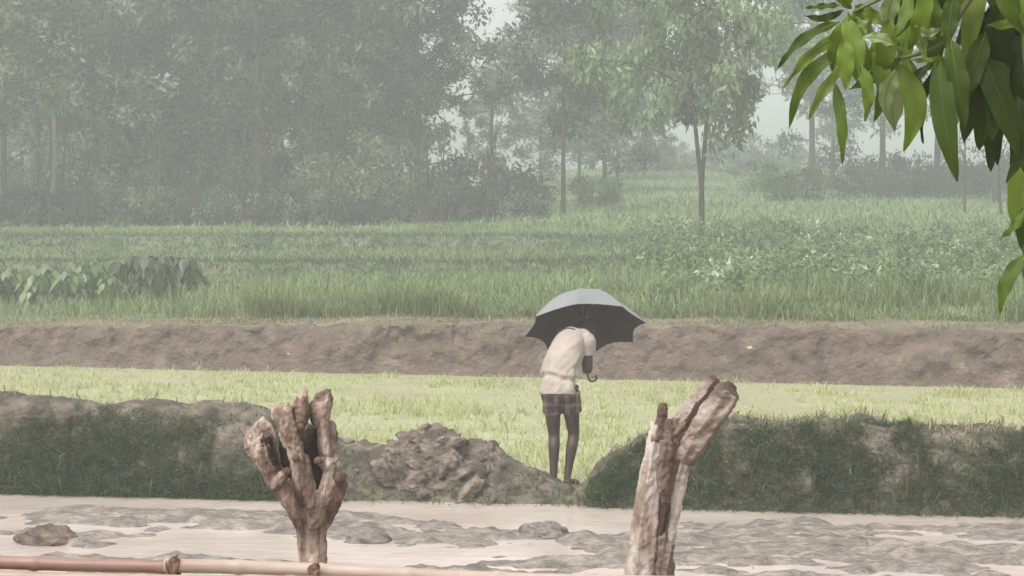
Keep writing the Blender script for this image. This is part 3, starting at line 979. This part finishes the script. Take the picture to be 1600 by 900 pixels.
wood_part('hollow_shade', po, M['dark'], [(1030, 850), (1034, 825), (1039, 795), (1041, 785)], [7, 9, 8, 5], YP, [-.03, -.03, -.035, -.035], strength=.01, size=.03)  # no cavity here: shade painted as a dark solid piece
wood_part('branch', po, M['branch'], [(1068, 722), (1080, 698), (1104, 660), (1124, 632), (1138, 612)], [12, 18, 20, 20, 19], YP, [-.02, -.03, -.04, -.045, -.05], strength=.014, size=.045)
wood_part('branch', po, M['branch'], [(1052, 676), (1066, 656), (1090, 626), (1108, 604), (1116, 594)], [12, 13, 13, 12, 11], YP, [-.0, .0, .0, .0, .0], strength=.014, size=.04)
wood_part('split_wood', po, M['dark'], [(1058, 690), (1080, 658), (1106, 622), (1124, 598)], [13, 13, 12, 10], YP, [-.01, -.01, -.01, -.01], strength=.01, size=.03)  # fills the split; shade between the halves is put into the colour
wood_part('limb', po, M['core'], [(1027, 690), (1033, 660), (1036, 634)], [9, 8, 7.5], YP, [-.02, -.02, -.02], strength=.01, size=.03)
for q in ((1140, 608, 17, (.55, -.6, .6), -.055, .9), (1117, 592, 10, (.5, -.3, .8), 0, .9), (1036, 632, 6, (0, -.2, 1), -.02, 1)):
    cut_face(po, q[0], q[1], q[2], YP, q[3], q[4], q[5])

M['bamboo'] = mat('bamboo', [(0.3, (.30, .21, .165)), (0.55, (.43, .335, .275)), (0.8, (.53, .44, .37))], 5, (.4, 3, 3), .45, .2, 30, .004, .5)
M['bamboo2'] = mat('bamboo_reddish', [(0.3, (.17, .09, .066)), (0.6, (.29, .18, .14)), (0.8, (.42, .31, .25))], 5, (.4, 3, 3), .5, .2, 30, .004, .5)
M['bamboo3'] = mat('bamboo_pinkish', [(0.3, (.26, .17, .13)), (0.6, (.38, .27, .22)), (0.8, (.48, .38, .32))], 5, (.4, 3, 3), .5, .2, 30, .004, .5)
M['rope'] = mat('brown_binding', [(0.3, (.09, .05, .035)), (0.7, (.22, .13, .10))], 30, (1, 1, 1), .9, .8, 80, .005, .1)


def bamboo(name, p0, p1, r, mt, label, nodes, sag=.0):
    o_e = empty(name, p0, label, 'bamboo pole')
    b = MB(); k = 120
    L_ = (p1-p0).length
    pts = []; rad = []
    for i in range(k):
        t = i/(k-1)
        pts.append(p0.lerp(p1, t)+Vector((0, .004*math.sin(9*t), .006*math.sin(5*t+1))))
        rr = r*(1-.12*t)
        for nd in nodes:
            rr += .0035*math.exp(-((t-nd)*L_/.012)**2)
        rad.append(rr)
    b.tube(pts, rad, 16)
    o = b.build('culm', mt, o_e)
    o.matrix_parent_inverse = Matrix.Translation(p0).inverted()
    return o_e


YB = 5.45
a0, a1 = at(256, 886.5, YB), at(1075, 909, YB+.14)
r1 = bamboo('bamboo_pole', a0, a1, .0205, M['bamboo'], 'pale bamboo rail running along the bottom edge between the two stumps', [.01, .14, .29, .46, .63, .8])
b0, b1 = at(-500, 858, YB-.01), at(268, 885, YB)
r2 = bamboo('bamboo_pole', b0, b1, .021, M['bamboo2'], 'reddish upper bamboo rail at the lower left ending in a knotted binding', [.2, .45, .72, .985])
b0, b1 = at(-500, 893, YB-.05), at(560, 909, YB-.03)
r3 = bamboo('bamboo_pole', b0, b1, .020, M['bamboo3'], 'pinkish lower bamboo rail cut by the bottom left edge of the photo', [.1, .3, .5, .68, .9])
for px, py, lb, s in [(271, 886, 'brown knotted binding around the bamboo rail at the lower left', 1.0), (491, 893, 'dark binding tying the bamboo rail to the forked stump', .8)]:
    c = at(px, py+4, YB)
    e_ = MB()
    for k in range(5):
        th = np.linspace(0, 2*np.pi, 22)
        ox = (k-2)*.0065*s
        rr = .026*s+.001*(k % 2)
        e_.tube([(ox+.004*math.sin(t*2+k), math.cos(t)*rr, math.sin(t)*rr*1.1) for t in th], .0042, 6)
    e_.ball((.004, -.012, .028*s), (.013, .011, .013), 10, 7)
    e_.tube([(0, -.015, .03*s), (.012, -.02, .042*s), (.016, -.02, .046*s)], [.004, .004, .003], 6)
    o = e_.build('rope_binding', M['rope']); o.location = c
    tag(o, lb, 'binding')

# ------------------------------------------------------------------ the man
M['skin'] = mat('dark_skin', [(0.3, (.036, .019, .013)), (0.7, (.056, .031, .022))], 8, (1, 1, 1), .5, .1, 60, .003, .4)
M['shirt'] = mat('wet_cream_shirt', [(0.3, (.31, .262, .222)), (0.55, (.38, .325, .28)), (0.8, (.45, .395, .345))], 4, (1, 1, 1), .8, .35, 9, .04, .2)
M['hair'] = mat('black_hair', [(0.3, (.012, .01, .009)), (0.7, (.03, .025, .022))], 40, (1, 1, 1), .6, .5, 90, .004, .3)
m = mat('check_cloth', [(0.3, (.06, .04, .035)), (0.7, (.09, .06, .05))], 8, (1, 1, 1), .85, .3, 40, .004, .2)
t_ = m.node_tree; N = t_.nodes; Lk = t_.links
tcn = N.new('ShaderNodeTexCoord')
chk = None
wv = []
for dr in ('X', 'Z'):
    wt = N.new('ShaderNodeTexWave'); wt.bands_direction = dr; wt.inputs['Scale'].default_value = 3.4; wt.inputs['Distortion'].default_value = .6
    wt.inputs['Detail Scale'].default_value = 3
    Lk.new(tcn.outputs['Object'], wt.inputs[0])
    rp = N.new('ShaderNodeValToRGB'); rp.color_ramp.elements[0].position = .62; rp.color_ramp.elements[1].position = .72
    Lk.new(wt.outputs['Fac'], rp.inputs[0]); wv.append(rp)
mxm = N.new('ShaderNodeMath'); mxm.operation = 'ADD'
Lk.new(wv[0].outputs[0], mxm.inputs[0]); Lk.new(wv[1].outputs[0], mxm.inputs[1])
ml = N.new('ShaderNodeMath'); ml.operation = 'MULTIPLY'; ml.inputs[1].default_value = .5
Lk.new(mxm.outputs[0], ml.inputs[0])
mc = N.new('ShaderNodeMix'); mc.data_type = 'RGBA'
mc.inputs[6].default_value = (.035, .024, .022, 1); mc.inputs[7].default_value = (.18, .125, .108, 1)
Lk.new(ml.outputs[0], mc.inputs[0]); Lk.new(mc.outputs[2], N['Principled BSDF'].inputs['Base Color'])
M['check'] = m

PY = 16.12
PO = at(877, 755, PY)
PO.z = float(ground(PO.x, PO.y))+.02
man = empty('person', PO, 'man in a cream shirt and checked shorts bending forward under the umbrella', 'person')
f = Vector((.64, .77, 0)); lf = Vector((-.77, .64, 0))
V3 = Vector


def loc_build(b, name, mt, parent=man, voxel=None, smooth=4):
    o = b.build(name, mt, parent)
    if voxel: rough_up(o, voxel, 0, 0, smooth=smooth)
    return o


hipL, hipR = V3((-.085, .02, .80)), V3((.065, -.02, .80))
kneL, kneR = V3((-.06, .07, .43)), V3((.105, .05, .44))
ankL, ankR = V3((-.065, .0, .075)), V3((.05, -.02, .075))
neck = V3((.125, .255, 1.295))
shR, shL = V3((.222, .15, 1.22)), V3((.045, .36, 1.20))
elR, haR = V3((.225, .165, .985)), V3((.225, .375, .995))
elL, haL = V3((.085, .47, 1.0)), V3((.205, .425, 1.085))
head = V3((.20, .395, 1.25))
G = V3((.235, .40, 1.0))             # grip point on the umbrella
AP = V3((.204, .73, 1.615))         # apex of the canopy
U = (AP-G).normalized()

b = MB()
# trunk of the body
tp = [V3((-.01, .0, .80)), V3((-.015, .01, .90)), V3((-.01, .04, 1.0)), V3((.03, .11, 1.12)), V3((.075, .19, 1.22)), V3((.10, .24, 1.285))]
b.tube(spline([tuple(p) for p in tp], 20), np.interp(np.linspace(0, 1, 20), [0, .2, .45, .7, .9, 1], [.135, .14, .13, .15, .13, .07]), 18, sq=(f, .7))
for h_, k_, a_, s in ((hipL, kneL, ankL, -1), (hipR, kneR, ankR, 1)):
    P = spline([tuple(h_+V3((0, 0, .05))), tuple(h_.lerp(k_, .5)+V3((0, -.005, 0))), tuple(k_), tuple(k_.lerp(a_, .3)+V3((0, -.018, 0))), tuple(k_.lerp(a_, .65)), tuple(a_), tuple(a_+V3((0, .0, -.04)))], 30)
    b.tube(P, np.interp(np.linspace(0, 1, 30), [0, .16, .33, .5, .68, .84, 1], [.082, .070, .049, .050, .037, .030, .033]), 14)
    # foot
    fd = (f*.75+V3((0, .6, 0))+V3((s*.18, 0, 0))).normalized()
    h0 = a_+V3((0, 0, -.045))-fd*.04
    b.tube(spline([tuple(h0), tuple(h0+fd*.07+V3((0, 0, .004))), tuple(h0+fd*.15+V3((0, 0, -.006))), tuple(h0+fd*.205+V3((0, 0, -.014)))], 12),
           np.interp(np.linspace(0, 1, 12), [0, .3, .7, 1], [.032, .037, .042, .03]), 12, sq=((0, 0, 1), .72))
    sdv = V3((fd.y, -fd.x, 0))
    for q in range(5):
        p_ = h0+fd*(.20-.008*q)+sdv*(-s)*(.03-.0155*q)+V3((0, 0, -.018))
        b.tube([tuple(p_), tuple(p_+fd*.035)], [.011-.001*q, .008], 7)
# arms
for s_, e_, w_ in ((shR, elR, haR), (shL, elL, haL)):
    P = spline([tuple(s_), tuple(s_.lerp(e_, .5)), tuple(e_), tuple(e_.lerp(w_, .4)), tuple(w_)], 22)
    b.tube(P, np.interp(np.linspace(0, 1, 22), [0, .25, .5, .65, 1], [.058, .050, .047, .047, .030]), 12)


def hand(b, Sp, wrist):
    """a fist closed round the shaft at Sp"""
    e1 = (wrist-Sp); e1 = (e1-U*e1.dot(U)).normalized(); e2 = U.cross(e1)
    pc = Sp+e1*.030
    b.ball(pc, (.026, .026, .044), 12, 9, rot=Matrix((e1, e2, U)).transposed().to_4x4())
    b.tube([tuple(wrist), tuple(wrist.lerp(pc, .6)), tuple(pc)], [.028, .03, .03], 10)
    for q in range(4):
        ln = (3.3, 3.8, 3.6, 3.0)[q]; off = (.033, .011, -.011, -.032)[q]
        ths = np.linspace(.3, ln, 9)
        rr = .021+.008*np.cos(ths)**2
        b.tube([tuple(Sp+U*off+(e1*math.cos(t)+e2*math.sin(t))*r_) for t, r_ in zip(ths, rr)], np.linspace(.0105, .0082, 9), 8)
    ths = np.linspace(-.3, -2.4, 7)
    b.tube([tuple(Sp+U*(.02+.02*i/6)+(e1*math.cos(t)+e2*math.sin(t))*.025) for i, t in enumerate(ths)], np.linspace(.013, .009, 7), 8)


hand(b, G, haR)
hand(b, G+U*.105, haL)
# neck and head, bowed
hf = (f*.75+V3((0, 0, -.66))).normalized()          # the way the face looks
hu = (f*.66+V3((0, 0, .75))).normalized()           # towards the crown
b.tube([tuple(neck-V3((0, 0, .03))), tuple(neck.lerp(head, .5)), tuple(head)], [.06, .054, .055], 12)
hr = Matrix((hf.cross(hu)*-1, hf, hu)).transposed().to_4x4()
b.ball(head+hu*.03, (.077, .096, .105), 22, 16, rot=hr)
b.ball(head+hf*.035-hu*.06, (.056, .06, .06), 16, 11, rot=hr)
b.tube([tuple(head+hf*.09+hu*.03), tuple(head+hf*.116-hu*.01), tuple(head+hf*.10-hu*.02)], [.009, .015, .013], 8)
b.tube([tuple(head+hf*.088-hu*.058-lf*.022), tuple(head+hf*.099-hu*.056), tuple(head+hf*.088-hu*.058+lf*.022)], [.006, .009, .006], 7)
for s in (-1, 1):
    b.ball(head+lf*s*.078, (.012, .022, .032), 10, 8, rot=hr)
body = loc_build(b, 'body', M['skin'], voxel=.0065, smooth=2)
b = MB()
b.ball(head+hu*.045-hf*.012, (.084, .098, .105), 24, 16, rot=hr)
Vh = b.V[0]; c0 = np.array(tuple(head)); rel = Vh-c0
cut = rel@np.array(tuple(hf))-.045-.35*(rel@np.array(tuple(hu)))
Vh = Vh-np.outer(np.clip(cut, 0, None), np.array(tuple(hf)))
b.V[0] = Vh*(1+.0*Vh)
loc_build(b, 'hair', M['hair'], voxel=.006, smooth=1)
for s in (-1, 1):
    b = MB(); b.ball(head+hf*.092+hu*.012+lf*s*.031, .0105, 10, 8)
    loc_build(b, 'eye', M['hair'])

# shirt
b = MB()
tp = [V3((-.025, -.005, .775)), V3((-.025, .0, .83)), V3((-.022, .012, .92)), V3((-.003, .05, 1.02)), V3((.045, .12, 1.13)), V3((.10, .20, 1.225)), V3((.13, .25, 1.285))]
k = 90
b.tube(spline([tuple(p) for p in tp], k), np.interp(np.linspace(0, 1, k), [0, .04, .13, .27, .33, .42, .55, .75, .92, 1], [.168, .174, .172, .160, .160, .170, .163, .155, .122, .07]), 72, sq=(f, .76))
Vs = b.V[0]
cx0 = np.interp(Vs[:, 2], [.7, .9, 1.1, 1.3], [-.02, -.02, .03, .13]); cy0 = np.interp(Vs[:, 2], [.7, .9, 1.1, 1.3], [0, .01, .1, .25])
ang = np.arctan2(Vs[:, 1]-cy0, Vs[:, 0]-cx0)
zz = Vs[:, 2]
low = 1-sstep(1.0, 1.2, zz)
fold = .026*fbm(ang*1.1+zz*3, zz*14-ang*2.2, 3)*(.6+low)+.030*fbm(ang*3.2, zz*2.2+5, 2)*low
# the cloth bags over the waist and breaks in a crease
fold = fold+.010*np.exp(-((zz-.965-.02*np.sin(ang*2))/.022)**2)-.012*np.exp(-((zz-.925-.02*np.sin(ang*2))/.018)**2)
hor = np.stack([np.cos(ang), np.sin(ang), 0*ang], -1)
b.V[0] = Vs+hor*fold[:, None]
for s_, e_, fr_ in ((shR, elR, .50), (shL, elL, .55)):
    p0 = V3(neck)*.55+s_*.45
    b.tube(spline([tuple(p0-V3((0, 0, .05))), tuple(s_+V3((0, 0, .0))), tuple(s_.lerp(e_, fr_))], 12), np.interp(np.linspace(0, 1, 12), [0, .5, 1], [.08, .078, .074]), 16)
b.ball(V3(neck)*.42+shR*.58-V3((0, 0, .012)), .088, 18, 12)
b.ball(V3(neck)*.2+shR*.8-V3((.012, 0, .05)), .085, 18, 12)
o = loc_build(b, 'shirt', M['shirt'], voxel=.0065, smooth=5)
tx = bpy.data.textures.new('folds', 'CLOUDS'); tx.noise_scale = .16; tx.noise_depth = 0
dm = o.modifiers.new('folds', 'DISPLACE'); dm.texture = tx; dm.strength = .012; dm.mid_level = .5; dm.texture_coords = 'LOCAL'
# shorts, rolled up
b = MB()
b.tube(spline([(-.015, 0, .84), (-.012, .0, .76), (-.01, .005, .70)], 8), [.145, .15, .152, .15, .148, .142, .13, .11], 20, sq=(f, .75))
b.tube(spline([tuple(hipL), tuple(hipL.lerp(kneL, .2)), tuple(hipL.lerp(kneL, .52))], 10), np.linspace(.092, .080, 10), 16)
b.tube(spline([tuple(hipR), tuple(hipR.lerp(kneR, .2)), tuple(hipR.lerp(kneR, .47))], 10), np.linspace(.098, .090, 10), 16)
o = loc_build(b, 'shorts', M['check'], voxel=.008, smooth=3)
dm = o.modifiers.new('folds', 'DISPLACE'); tx = bpy.data.textures.new('folds_small', 'CLOUDS'); tx.noise_scale = .06; dm.texture = tx; dm.strength = .02; dm.mid_level = .5

# ------------------------------------------------------------------ umbrella
M['canopyO'] = mat('sheen_grey_canopy', [(0.3, (.17, .175, .18)), (0.7, (.235, .24, .245))], 3, (1, 1, 1), .38, .15, 30, .004, .5)  # grey holds the sky's sheen on dark wet cloth
M['black'] = mat('dark_underside', [(0.3, (.034, .020, .018)), (0.7, (.056, .034, .031))], 6, (1, 1, 1), .8, .2, 40, .003, .15)
M['metal'] = mat('dull_metal', [(0.3, (.035, .032, .03)), (0.7, (.06, .055, .05))], 9, (1, 1, 1), .4, 0, spec=.6)
M['handle'] = mat('dark_handle', [(0.3, (.03, .035, .02)), (0.7, (.06, .06, .04))], 9, (1, 1, 1), .35, 0, spec=.5)
um = empty('umbrella', PO+G, 'umbrella with sky sheen coloured grey on top and a dark underside, held open over the bending man', 'umbrella')
UR, UH = .535, .365
n1 = V3((1, 0, 0)); n1 = (n1-U*n1.dot(U)).normalized(); n2 = U.cross(n1)     # n2 points away from the camera
apx = AP-G


def canopy_pt(phi, t):
    """phi from the direction facing the camera"""
    seg = math.pi/4
    ph0 = R(-10)
    u = ((phi-ph0) % seg)/seg
    e = 4*u*(1-u)                         # 1 in the middle of a panel
    tm = t*(1-.055*e*t)
    r = UR*tm*(1-.105*e*min(1, 2.5*t))
    d = UH*(tm**1.9)+.012*e*t*(1-.6*t)
    dv = n1*math.sin(phi)-n2*math.cos(phi)
    return apx+dv*r-U*d


def canopy(off):
    b = MB(); NP, NR = 14, 16
    for g in range(8):
        V = []
        for i in range(NR+1):
            t = .012+(1-.012)*i/NR
            for j in range(NP+1):
                V.append(tuple(canopy_pt(math.pi/4*(g+min(max(j/NP, 1e-4), 1-1e-4))+R(-10), t)-U*off))
        i = np.arange(NR)[:, None]*(NP+1); j = np.arange(NP)[None]
        Q = np.stack([i+j, i+j+1, i+NP+2+j, i+NP+1+j], -1).reshape(-1, 4)
        b.add(V, Q)
    return b


canopy(0).build('canopy', M['canopyO'], um)
canopy(.004).build('canopy_underside', M['black'], um)  # second canopy sheet, left dark without the painted sheen
b = MB(); b.tube([tuple(apx-U*.01), tuple(apx+U*.02), tuple(apx+U*.05)], [.012, .008, .004], 10); b.build('ferrule', M['metal'], um)
b = MB(); b.tube([tuple(-U*.06), tuple(apx)], .0065, 10); b.build('shaft', M['metal'], um)
run = apx-U*.27
for k in range(8):
    ph = R(-10)+k*math.pi/4
    b = MB(); b.tube([tuple(canopy_pt(ph+1e-4, t)-U*.009) for t in np.linspace(.03, 1.0, 12)], .0035, 6); rb = b.build('rib', M['metal'], um)
    b = MB(); b.tube([tuple(run), tuple(canopy_pt(ph+1e-4, .5)-U*.012)], .003, 6); b.build('stretcher', M['metal'], um)
b = MB(); b.tube([tuple(run-U*.02), tuple(run+U*.02)], .012, 10); b.build('runner', M['black'], um)
b = MB()
hs_ = [tuple(U*.05), tuple(-U*.06), tuple(-U*.10)]
cc = -U*.125+n1*.036
pts = [tuple(U*.0-U*.05), tuple(-U*.09)]+[tuple(cc+(-n1*math.cos(t)-U*math.sin(t))*.036) for t in np.linspace(0, 3.7, 10)]
b.tube(spline(pts, 40), .0085, 10); b.build('handle', M['handle'], um)

# ------------------------------------------------------------------ mango tree hanging in from the right
M['mango'] = mat('mango_leaf', [(0.14, (.012, .022, .004)), (0.36, (.055, .088, .009)), (0.52, (.14, .205, .022)), (0.72, (.20, .265, .06)), (0.9, (.33, .41, .23))], 9, (1, 1, 1), .5, .3, 60, .002, .22, attr=.74, trans=.32)
M['twig'] = mat('green_twig', [(0.3, (.08, .10, .03)), (0.7, (.15, .17, .06))], 9, (1, 1, 1), .6, .2, 40, .003)
mt_base = V3((2.35, 3.6, .7))
mango = empty('mango_tree', mt_base, 'mango tree with long drooping dark green leaves hanging in at upper right', 'tree')


def under(o, root):
    o.parent = root
    o.matrix_parent_inverse = Matrix.Translation(root.location).inverted()
    return o


b = MB()
b.tube(spline([(2.35, 3.6, .6), (2.33, 3.62, 1.5), (2.3, 3.6, 2.6), (2.4, 3.7, 4.2)], 20), np.linspace(.13, .07, 20), 12, rough=.15)
under(b.build('trunk', M['bark']), mango)
b = MB()
b.tube(spline([(2.31, 3.6, 2.5), (1.6, 3.35, 2.95), (1.0, 3.12, 2.98), at(1560, -40, 3.0)], 20), np.linspace(.05, .014, 20), 10, rough=.1)
b.tube(spline([(2.31, 3.6, 2.0), (1.5, 3.2, 2.35), (1.05, 3.02, 2.52), at(1625, 318, 3.0)], 16), np.linspace(.03, .006, 16), 8)
under(b.build('branch', M['bark']), mango)
b = MB()
for pts in ([at(1565, -45, 3.0), at(1480, -25, 3.0), at(1400, -12, 3.0), at(1335, 18, 3.0)],
            [at(1540, -35, 3.0), at(1500, 20, 3.02), at(1470, 70, 3.02), at(1408, 92, 3.0)],
            [at(1570, -40, 3.0), at(1555, 30, 3.04), at(1540, 90, 3.05)],
            [at(1600, -40, 3.0), at(1600, 60, 3.0), at(1605, 140, 3.0)],
            [at(1625, 318, 3.0), at(1606, 322, 3.0), at(1600, 328, 3.0)],
            [at(1625, 318, 3.0), at(1612, 360, 3.0), at(1606, 396, 3.0)]):
    b = MB(); b.tube(spline(pts, 10), np.linspace(.006, .0028, 10), 7)
    under(b.build('twig', M['twig']), mango)


def mango_leaf(b, p0, p1, wpx, Y0, bow=0., tilt=0., a=.5, dd=0.):
    """leaf from base pixel to tip pixel, half width in metres from pixels, bow bends it sideways"""
    A = at(*p0, Y0); B = at(*p1, Y0+dd)
    d = B-A; Ln = d.length; d.normalize()
    view = (A-CAM).normalized()
    sd = d.cross(view).normalized()
    sd = (Matrix.Rotation(tilt, 3, d) @ sd)
    nr = d.cross(sd).normalized()
    wd = wpx*.5*Y0/FPX/max(.25, abs(math.cos(tilt)))
    n_ = 14
    V = []
    for i in range(n_+1):
        s = i/n_
        wf = (math.sin(math.pi*min(1, s**.85))**.75)*(1-.25*s)+.03 if 0 < s < 1 else .03
        c = A+d*Ln*s+d.cross(view).normalized()*bow*Ln*math.sin(math.pi*s)+view*(-.08*Ln*math.sin(math.pi*s))
        wave = .004*math.sin(s*17+p0[0])
        V += [tuple(c-sd*wd*wf+nr*(.22*wd*wf+wave)), tuple(c-sd*wd*wf*.5+nr*.14*wd*wf), tuple(c), tuple(c+sd*wd*wf*.5+nr*.14*wd*wf), tuple(c+sd*wd*wf+nr*(.22*wd*wf-wave))]
    Q = []
    for i in range(n_):
        for j in range(4):
            q = i*5+j; Q.append((q, q+1, q+6, q+5))
    b.add(V, Q, a)
    V = []
    for i in range(n_+1):
        s = i/n_
        c = A+d*Ln*s+d.cross(view).normalized()*bow*Ln*math.sin(math.pi*s)+view*(-.08*Ln*math.sin(math.pi*s))
        q = .0011*(1.15-s)
        for sg in (1, -1):
            V += [tuple(c-sd*q+nr*.0004*sg), tuple(c+nr*.0012*sg), tuple(c+sd*q+nr*.0004*sg)]
    Q = []
    for i in range(n_):
        for j in (0, 1, 3, 4):
            q = i*6+j; Q.append((q, q+1, q+7, q+6))
    b.add(V, Q, min(.8, a+.14))


CL = {
 'A': [((1312, 8), (1258, 12), 10, 0, .3, .35), ((1318, 16), (1255, 24), 14, .12, .2, .25), ((1312, 34), (1214, 108), 17, -.10, .3, .30), ((1326, 48), (1224, 138), 18, -.08, .4, .65),
       ((1332, 70), (1233, 203), 25, -.16, .2, .35), ((1322, 98), (1263, 188), 18, -.06, .3, .75), ((1304, 128), (1316, 256), 20, .04, .2, .40), ((1322, 28), (1338, 128), 36, .05, .2, .55),
       ((1328, 30), (1300, 112), 34, -.06, .1, .50), ((1335, 22), (1362, 62), 22, .1, .4, .78), ((1330, 12), (1300, -20), 20, 0, .2, .4), ((1340, 15), (1352, 56), 16, 0, .5, .85),
       ((1325, 20), (1352, 150), 28, .05, .3, .62), ((1320, 60), (1322, 140), 30, 0, .1, .55), ((1335, 10), (1385, 45), 20, .1, .5, .6), ((1345, 5), (1330, 70), 22, 0, .2, .42)],
 'B': [((1404, 98), (1412, 237), 40, .16, .1, .50), ((1400, 100), (1398, 205), 40, -.05, .5, .93), ((1398, 70), (1344, 60), 18, -.1, .5, .93), ((1408, 90), (1346, 128), 26, .08, .2, .50),
       ((1396, 92), (1326, 140), 20, .06, .2, .45), ((1400, 110), (1384, 180), 28, -.1, .4, .9), ((1362, 85), (1330, 104), 18, .1, .6, .93), ((1410, 60), (1404, 92), 12, 0, .2, .3),
       ((1390, 30), (1370, 130), 36, .05, .2, .45), ((1404, -20), (1388, 52), 30, -.1, .4, .88), ((1420, -15), (1395, 60), 22, .08, .3, .35), ((1372, 60), (1380, 165), 30, 0, .3, .5), ((1385, 95), (1366, 190), 26, .06, .2, .42), ((1345, 100), (1352, 190), 22, .08, .3, .48), ((1418, 92), (1432, 190), 26, .05, .2, .36), ((1382, 50), (1342, 118), 30, .08, .2, .55)],
 'C': [((1455, 98), (1414, 168), 16, -.10, .2, .20), ((1458, 106), (1442, 224), 15, -.08, .4, .18), ((1468, 86), (1496, 284), 42, -.03, .1, .28), ((1494, 120), (1484, 215), 18, .05, .4, .80),
       ((1488, 64), (1494, 112), 26, .0, .4, .95), ((1470, 44), (1430, 40), 14, .2, .4, .93), ((1490, 30), (1440, 62), 16, .1, .5, .85), ((1490, -10), (1478, 75), 30, .0, .2, .25),
       ((1450, -20), (1420, 78), 32, .05, .3, .5), ((1465, 20), (1452, 110), 34, 0, .2, .42), ((1480, 88), (1410, 92), 8, .05, .2, .55), ((1440, -10), (1466, 60), 28, .1, .3, .38),
       ((1475, 90), (1470, 190), 30, .03, .2, .25), ((1485, 60), (1508, 200), 36, 0, .3, .3), ((1430, 20), (1448, 100), 20, 0, .3, .8)],
 'D': [((1540, -40), (1510, 112), 34, -.04, .1, .60), ((1515, 90), (1558, 258), 34, .08, .1, .18), ((1530, 80), (1592, 245), 44, .03, .2, .20), ((1602, 120), (1572, 286), 34, .10, .1, .30),
       ((1548, 10), (1530, 160), 46, .05, .2, .15), ((1570, -10), (1560, 150), 50, -.04, .2, .12), ((1590, 10), (1596, 170), 46, .04, .2, .15), ((1560, 60), (1550, 220), 44, .0, .3, .22),
       ((1590, 90), (1580, 230), 40, -.05, .3, .2), ((1580, -15), (1535, 40), 24, .08, .4, .65), ((1610, 20), (1540, 40), 20, .08, .3, .45), ((1520, 20), (1545, 130), 36, 0, .2, .3),
       ((1575, 40), (1612, 130), 40, 0, .2, .15), ((1540, 50), (1500, 170), 36, 0, .2, .28), ((1610, 60), (1620, 250), 44, 0, .2, .2), ((1500, -30), (1540, 70), 36, 0, .3, .4), ((1532, 120), (1530, 235), 40, .04, .2, .2), ((1566, 140), (1548, 268), 34, -.05, .2, .16), ((1590, 150), (1604, 275), 38, .0, .2, .14), ((1512, 110), (1506, 225), 34, .03, .2, .26), ((1612, 180), (1580, 262), 34, .0, .2, .2)],
 'E': [((1602, 324), (1564, 372), 15, .08, .3, .40), ((1600, 330), (1604, 402), 22, -.05, .2, .30), ((1606, 396), (1562, 490), 26, -.10, .2, .38), ((1612, 350), (1600, 440), 20, 0, .3, .25)],
}
for key, lst in CL.items():
    b = MB()
    for k, (p0, p1, wd, bow, tl, a) in enumerate(lst):
        mango_leaf(b, p0, p1, wd, 3.0+.05*math.sin(k*2.3)+(.05 if key == 'D' else 0), bow, tl*(-1)**k, a, .04*math.sin(k*1.7))
    under(b.build('leaf_cluster', M['mango']), mango)
# the rest of the crown, mostly above the frame and to the right
rr_ = random.Random(4)
b = MB()
for k in range(150):
    px = rr_.uniform(1380, 1950); py = rr_.uniform(-330, -30) if px < 1620 else rr_.uniform(-330, 260)
    mango_leaf(b, (px, py), (px+rr_.uniform(-70, 60), py+rr_.uniform(60, 180)), rr_.uniform(24, 44), 3.0+rr_.uniform(-.1, .5), rr_.uniform(-.1, .1), rr_.uniform(-.5, .5), rr_.uniform(.1, .6))
under(b.build('leaf_cluster', M['mango']), mango)

# ------------------------------------------------------------------ haze: rain-filled air
b = MB()
x0, x1, y0, y1, z0, z1 = -262, 262, -32, 264, -2.2, 19.0
b.add([(x0, y0, z0), (x1, y0, z0), (x1, y1, z0), (x0, y1, z0), (x0, y0, z1), (x1, y0, z1), (x1, y1, z1), (x0, y1, z1)],
      [(0, 3, 2, 1), (4, 5, 6, 7), (0, 1, 5, 4), (1, 2, 6, 5), (2, 3, 7, 6), (3, 0, 4, 7)])
hz = bpy.data.materials.new('rain_haze'); hz.use_nodes = True
hz.node_tree.nodes.clear()
ho = hz.node_tree.nodes.new('ShaderNodeOutputMaterial')
pv = hz.node_tree.nodes.new('ShaderNodeVolumePrincipled')
pv.inputs['Color'].default_value = (.90, .94, .935, 1)
pv.inputs['Density'].default_value = HAZE
pv.inputs['Anisotropy'].default_value = .2
hz.node_tree.links.new(pv.outputs[0], ho.inputs['Volume'])
o = b.build('haze', hz, smooth=False)
tag(o, kind='stuff')
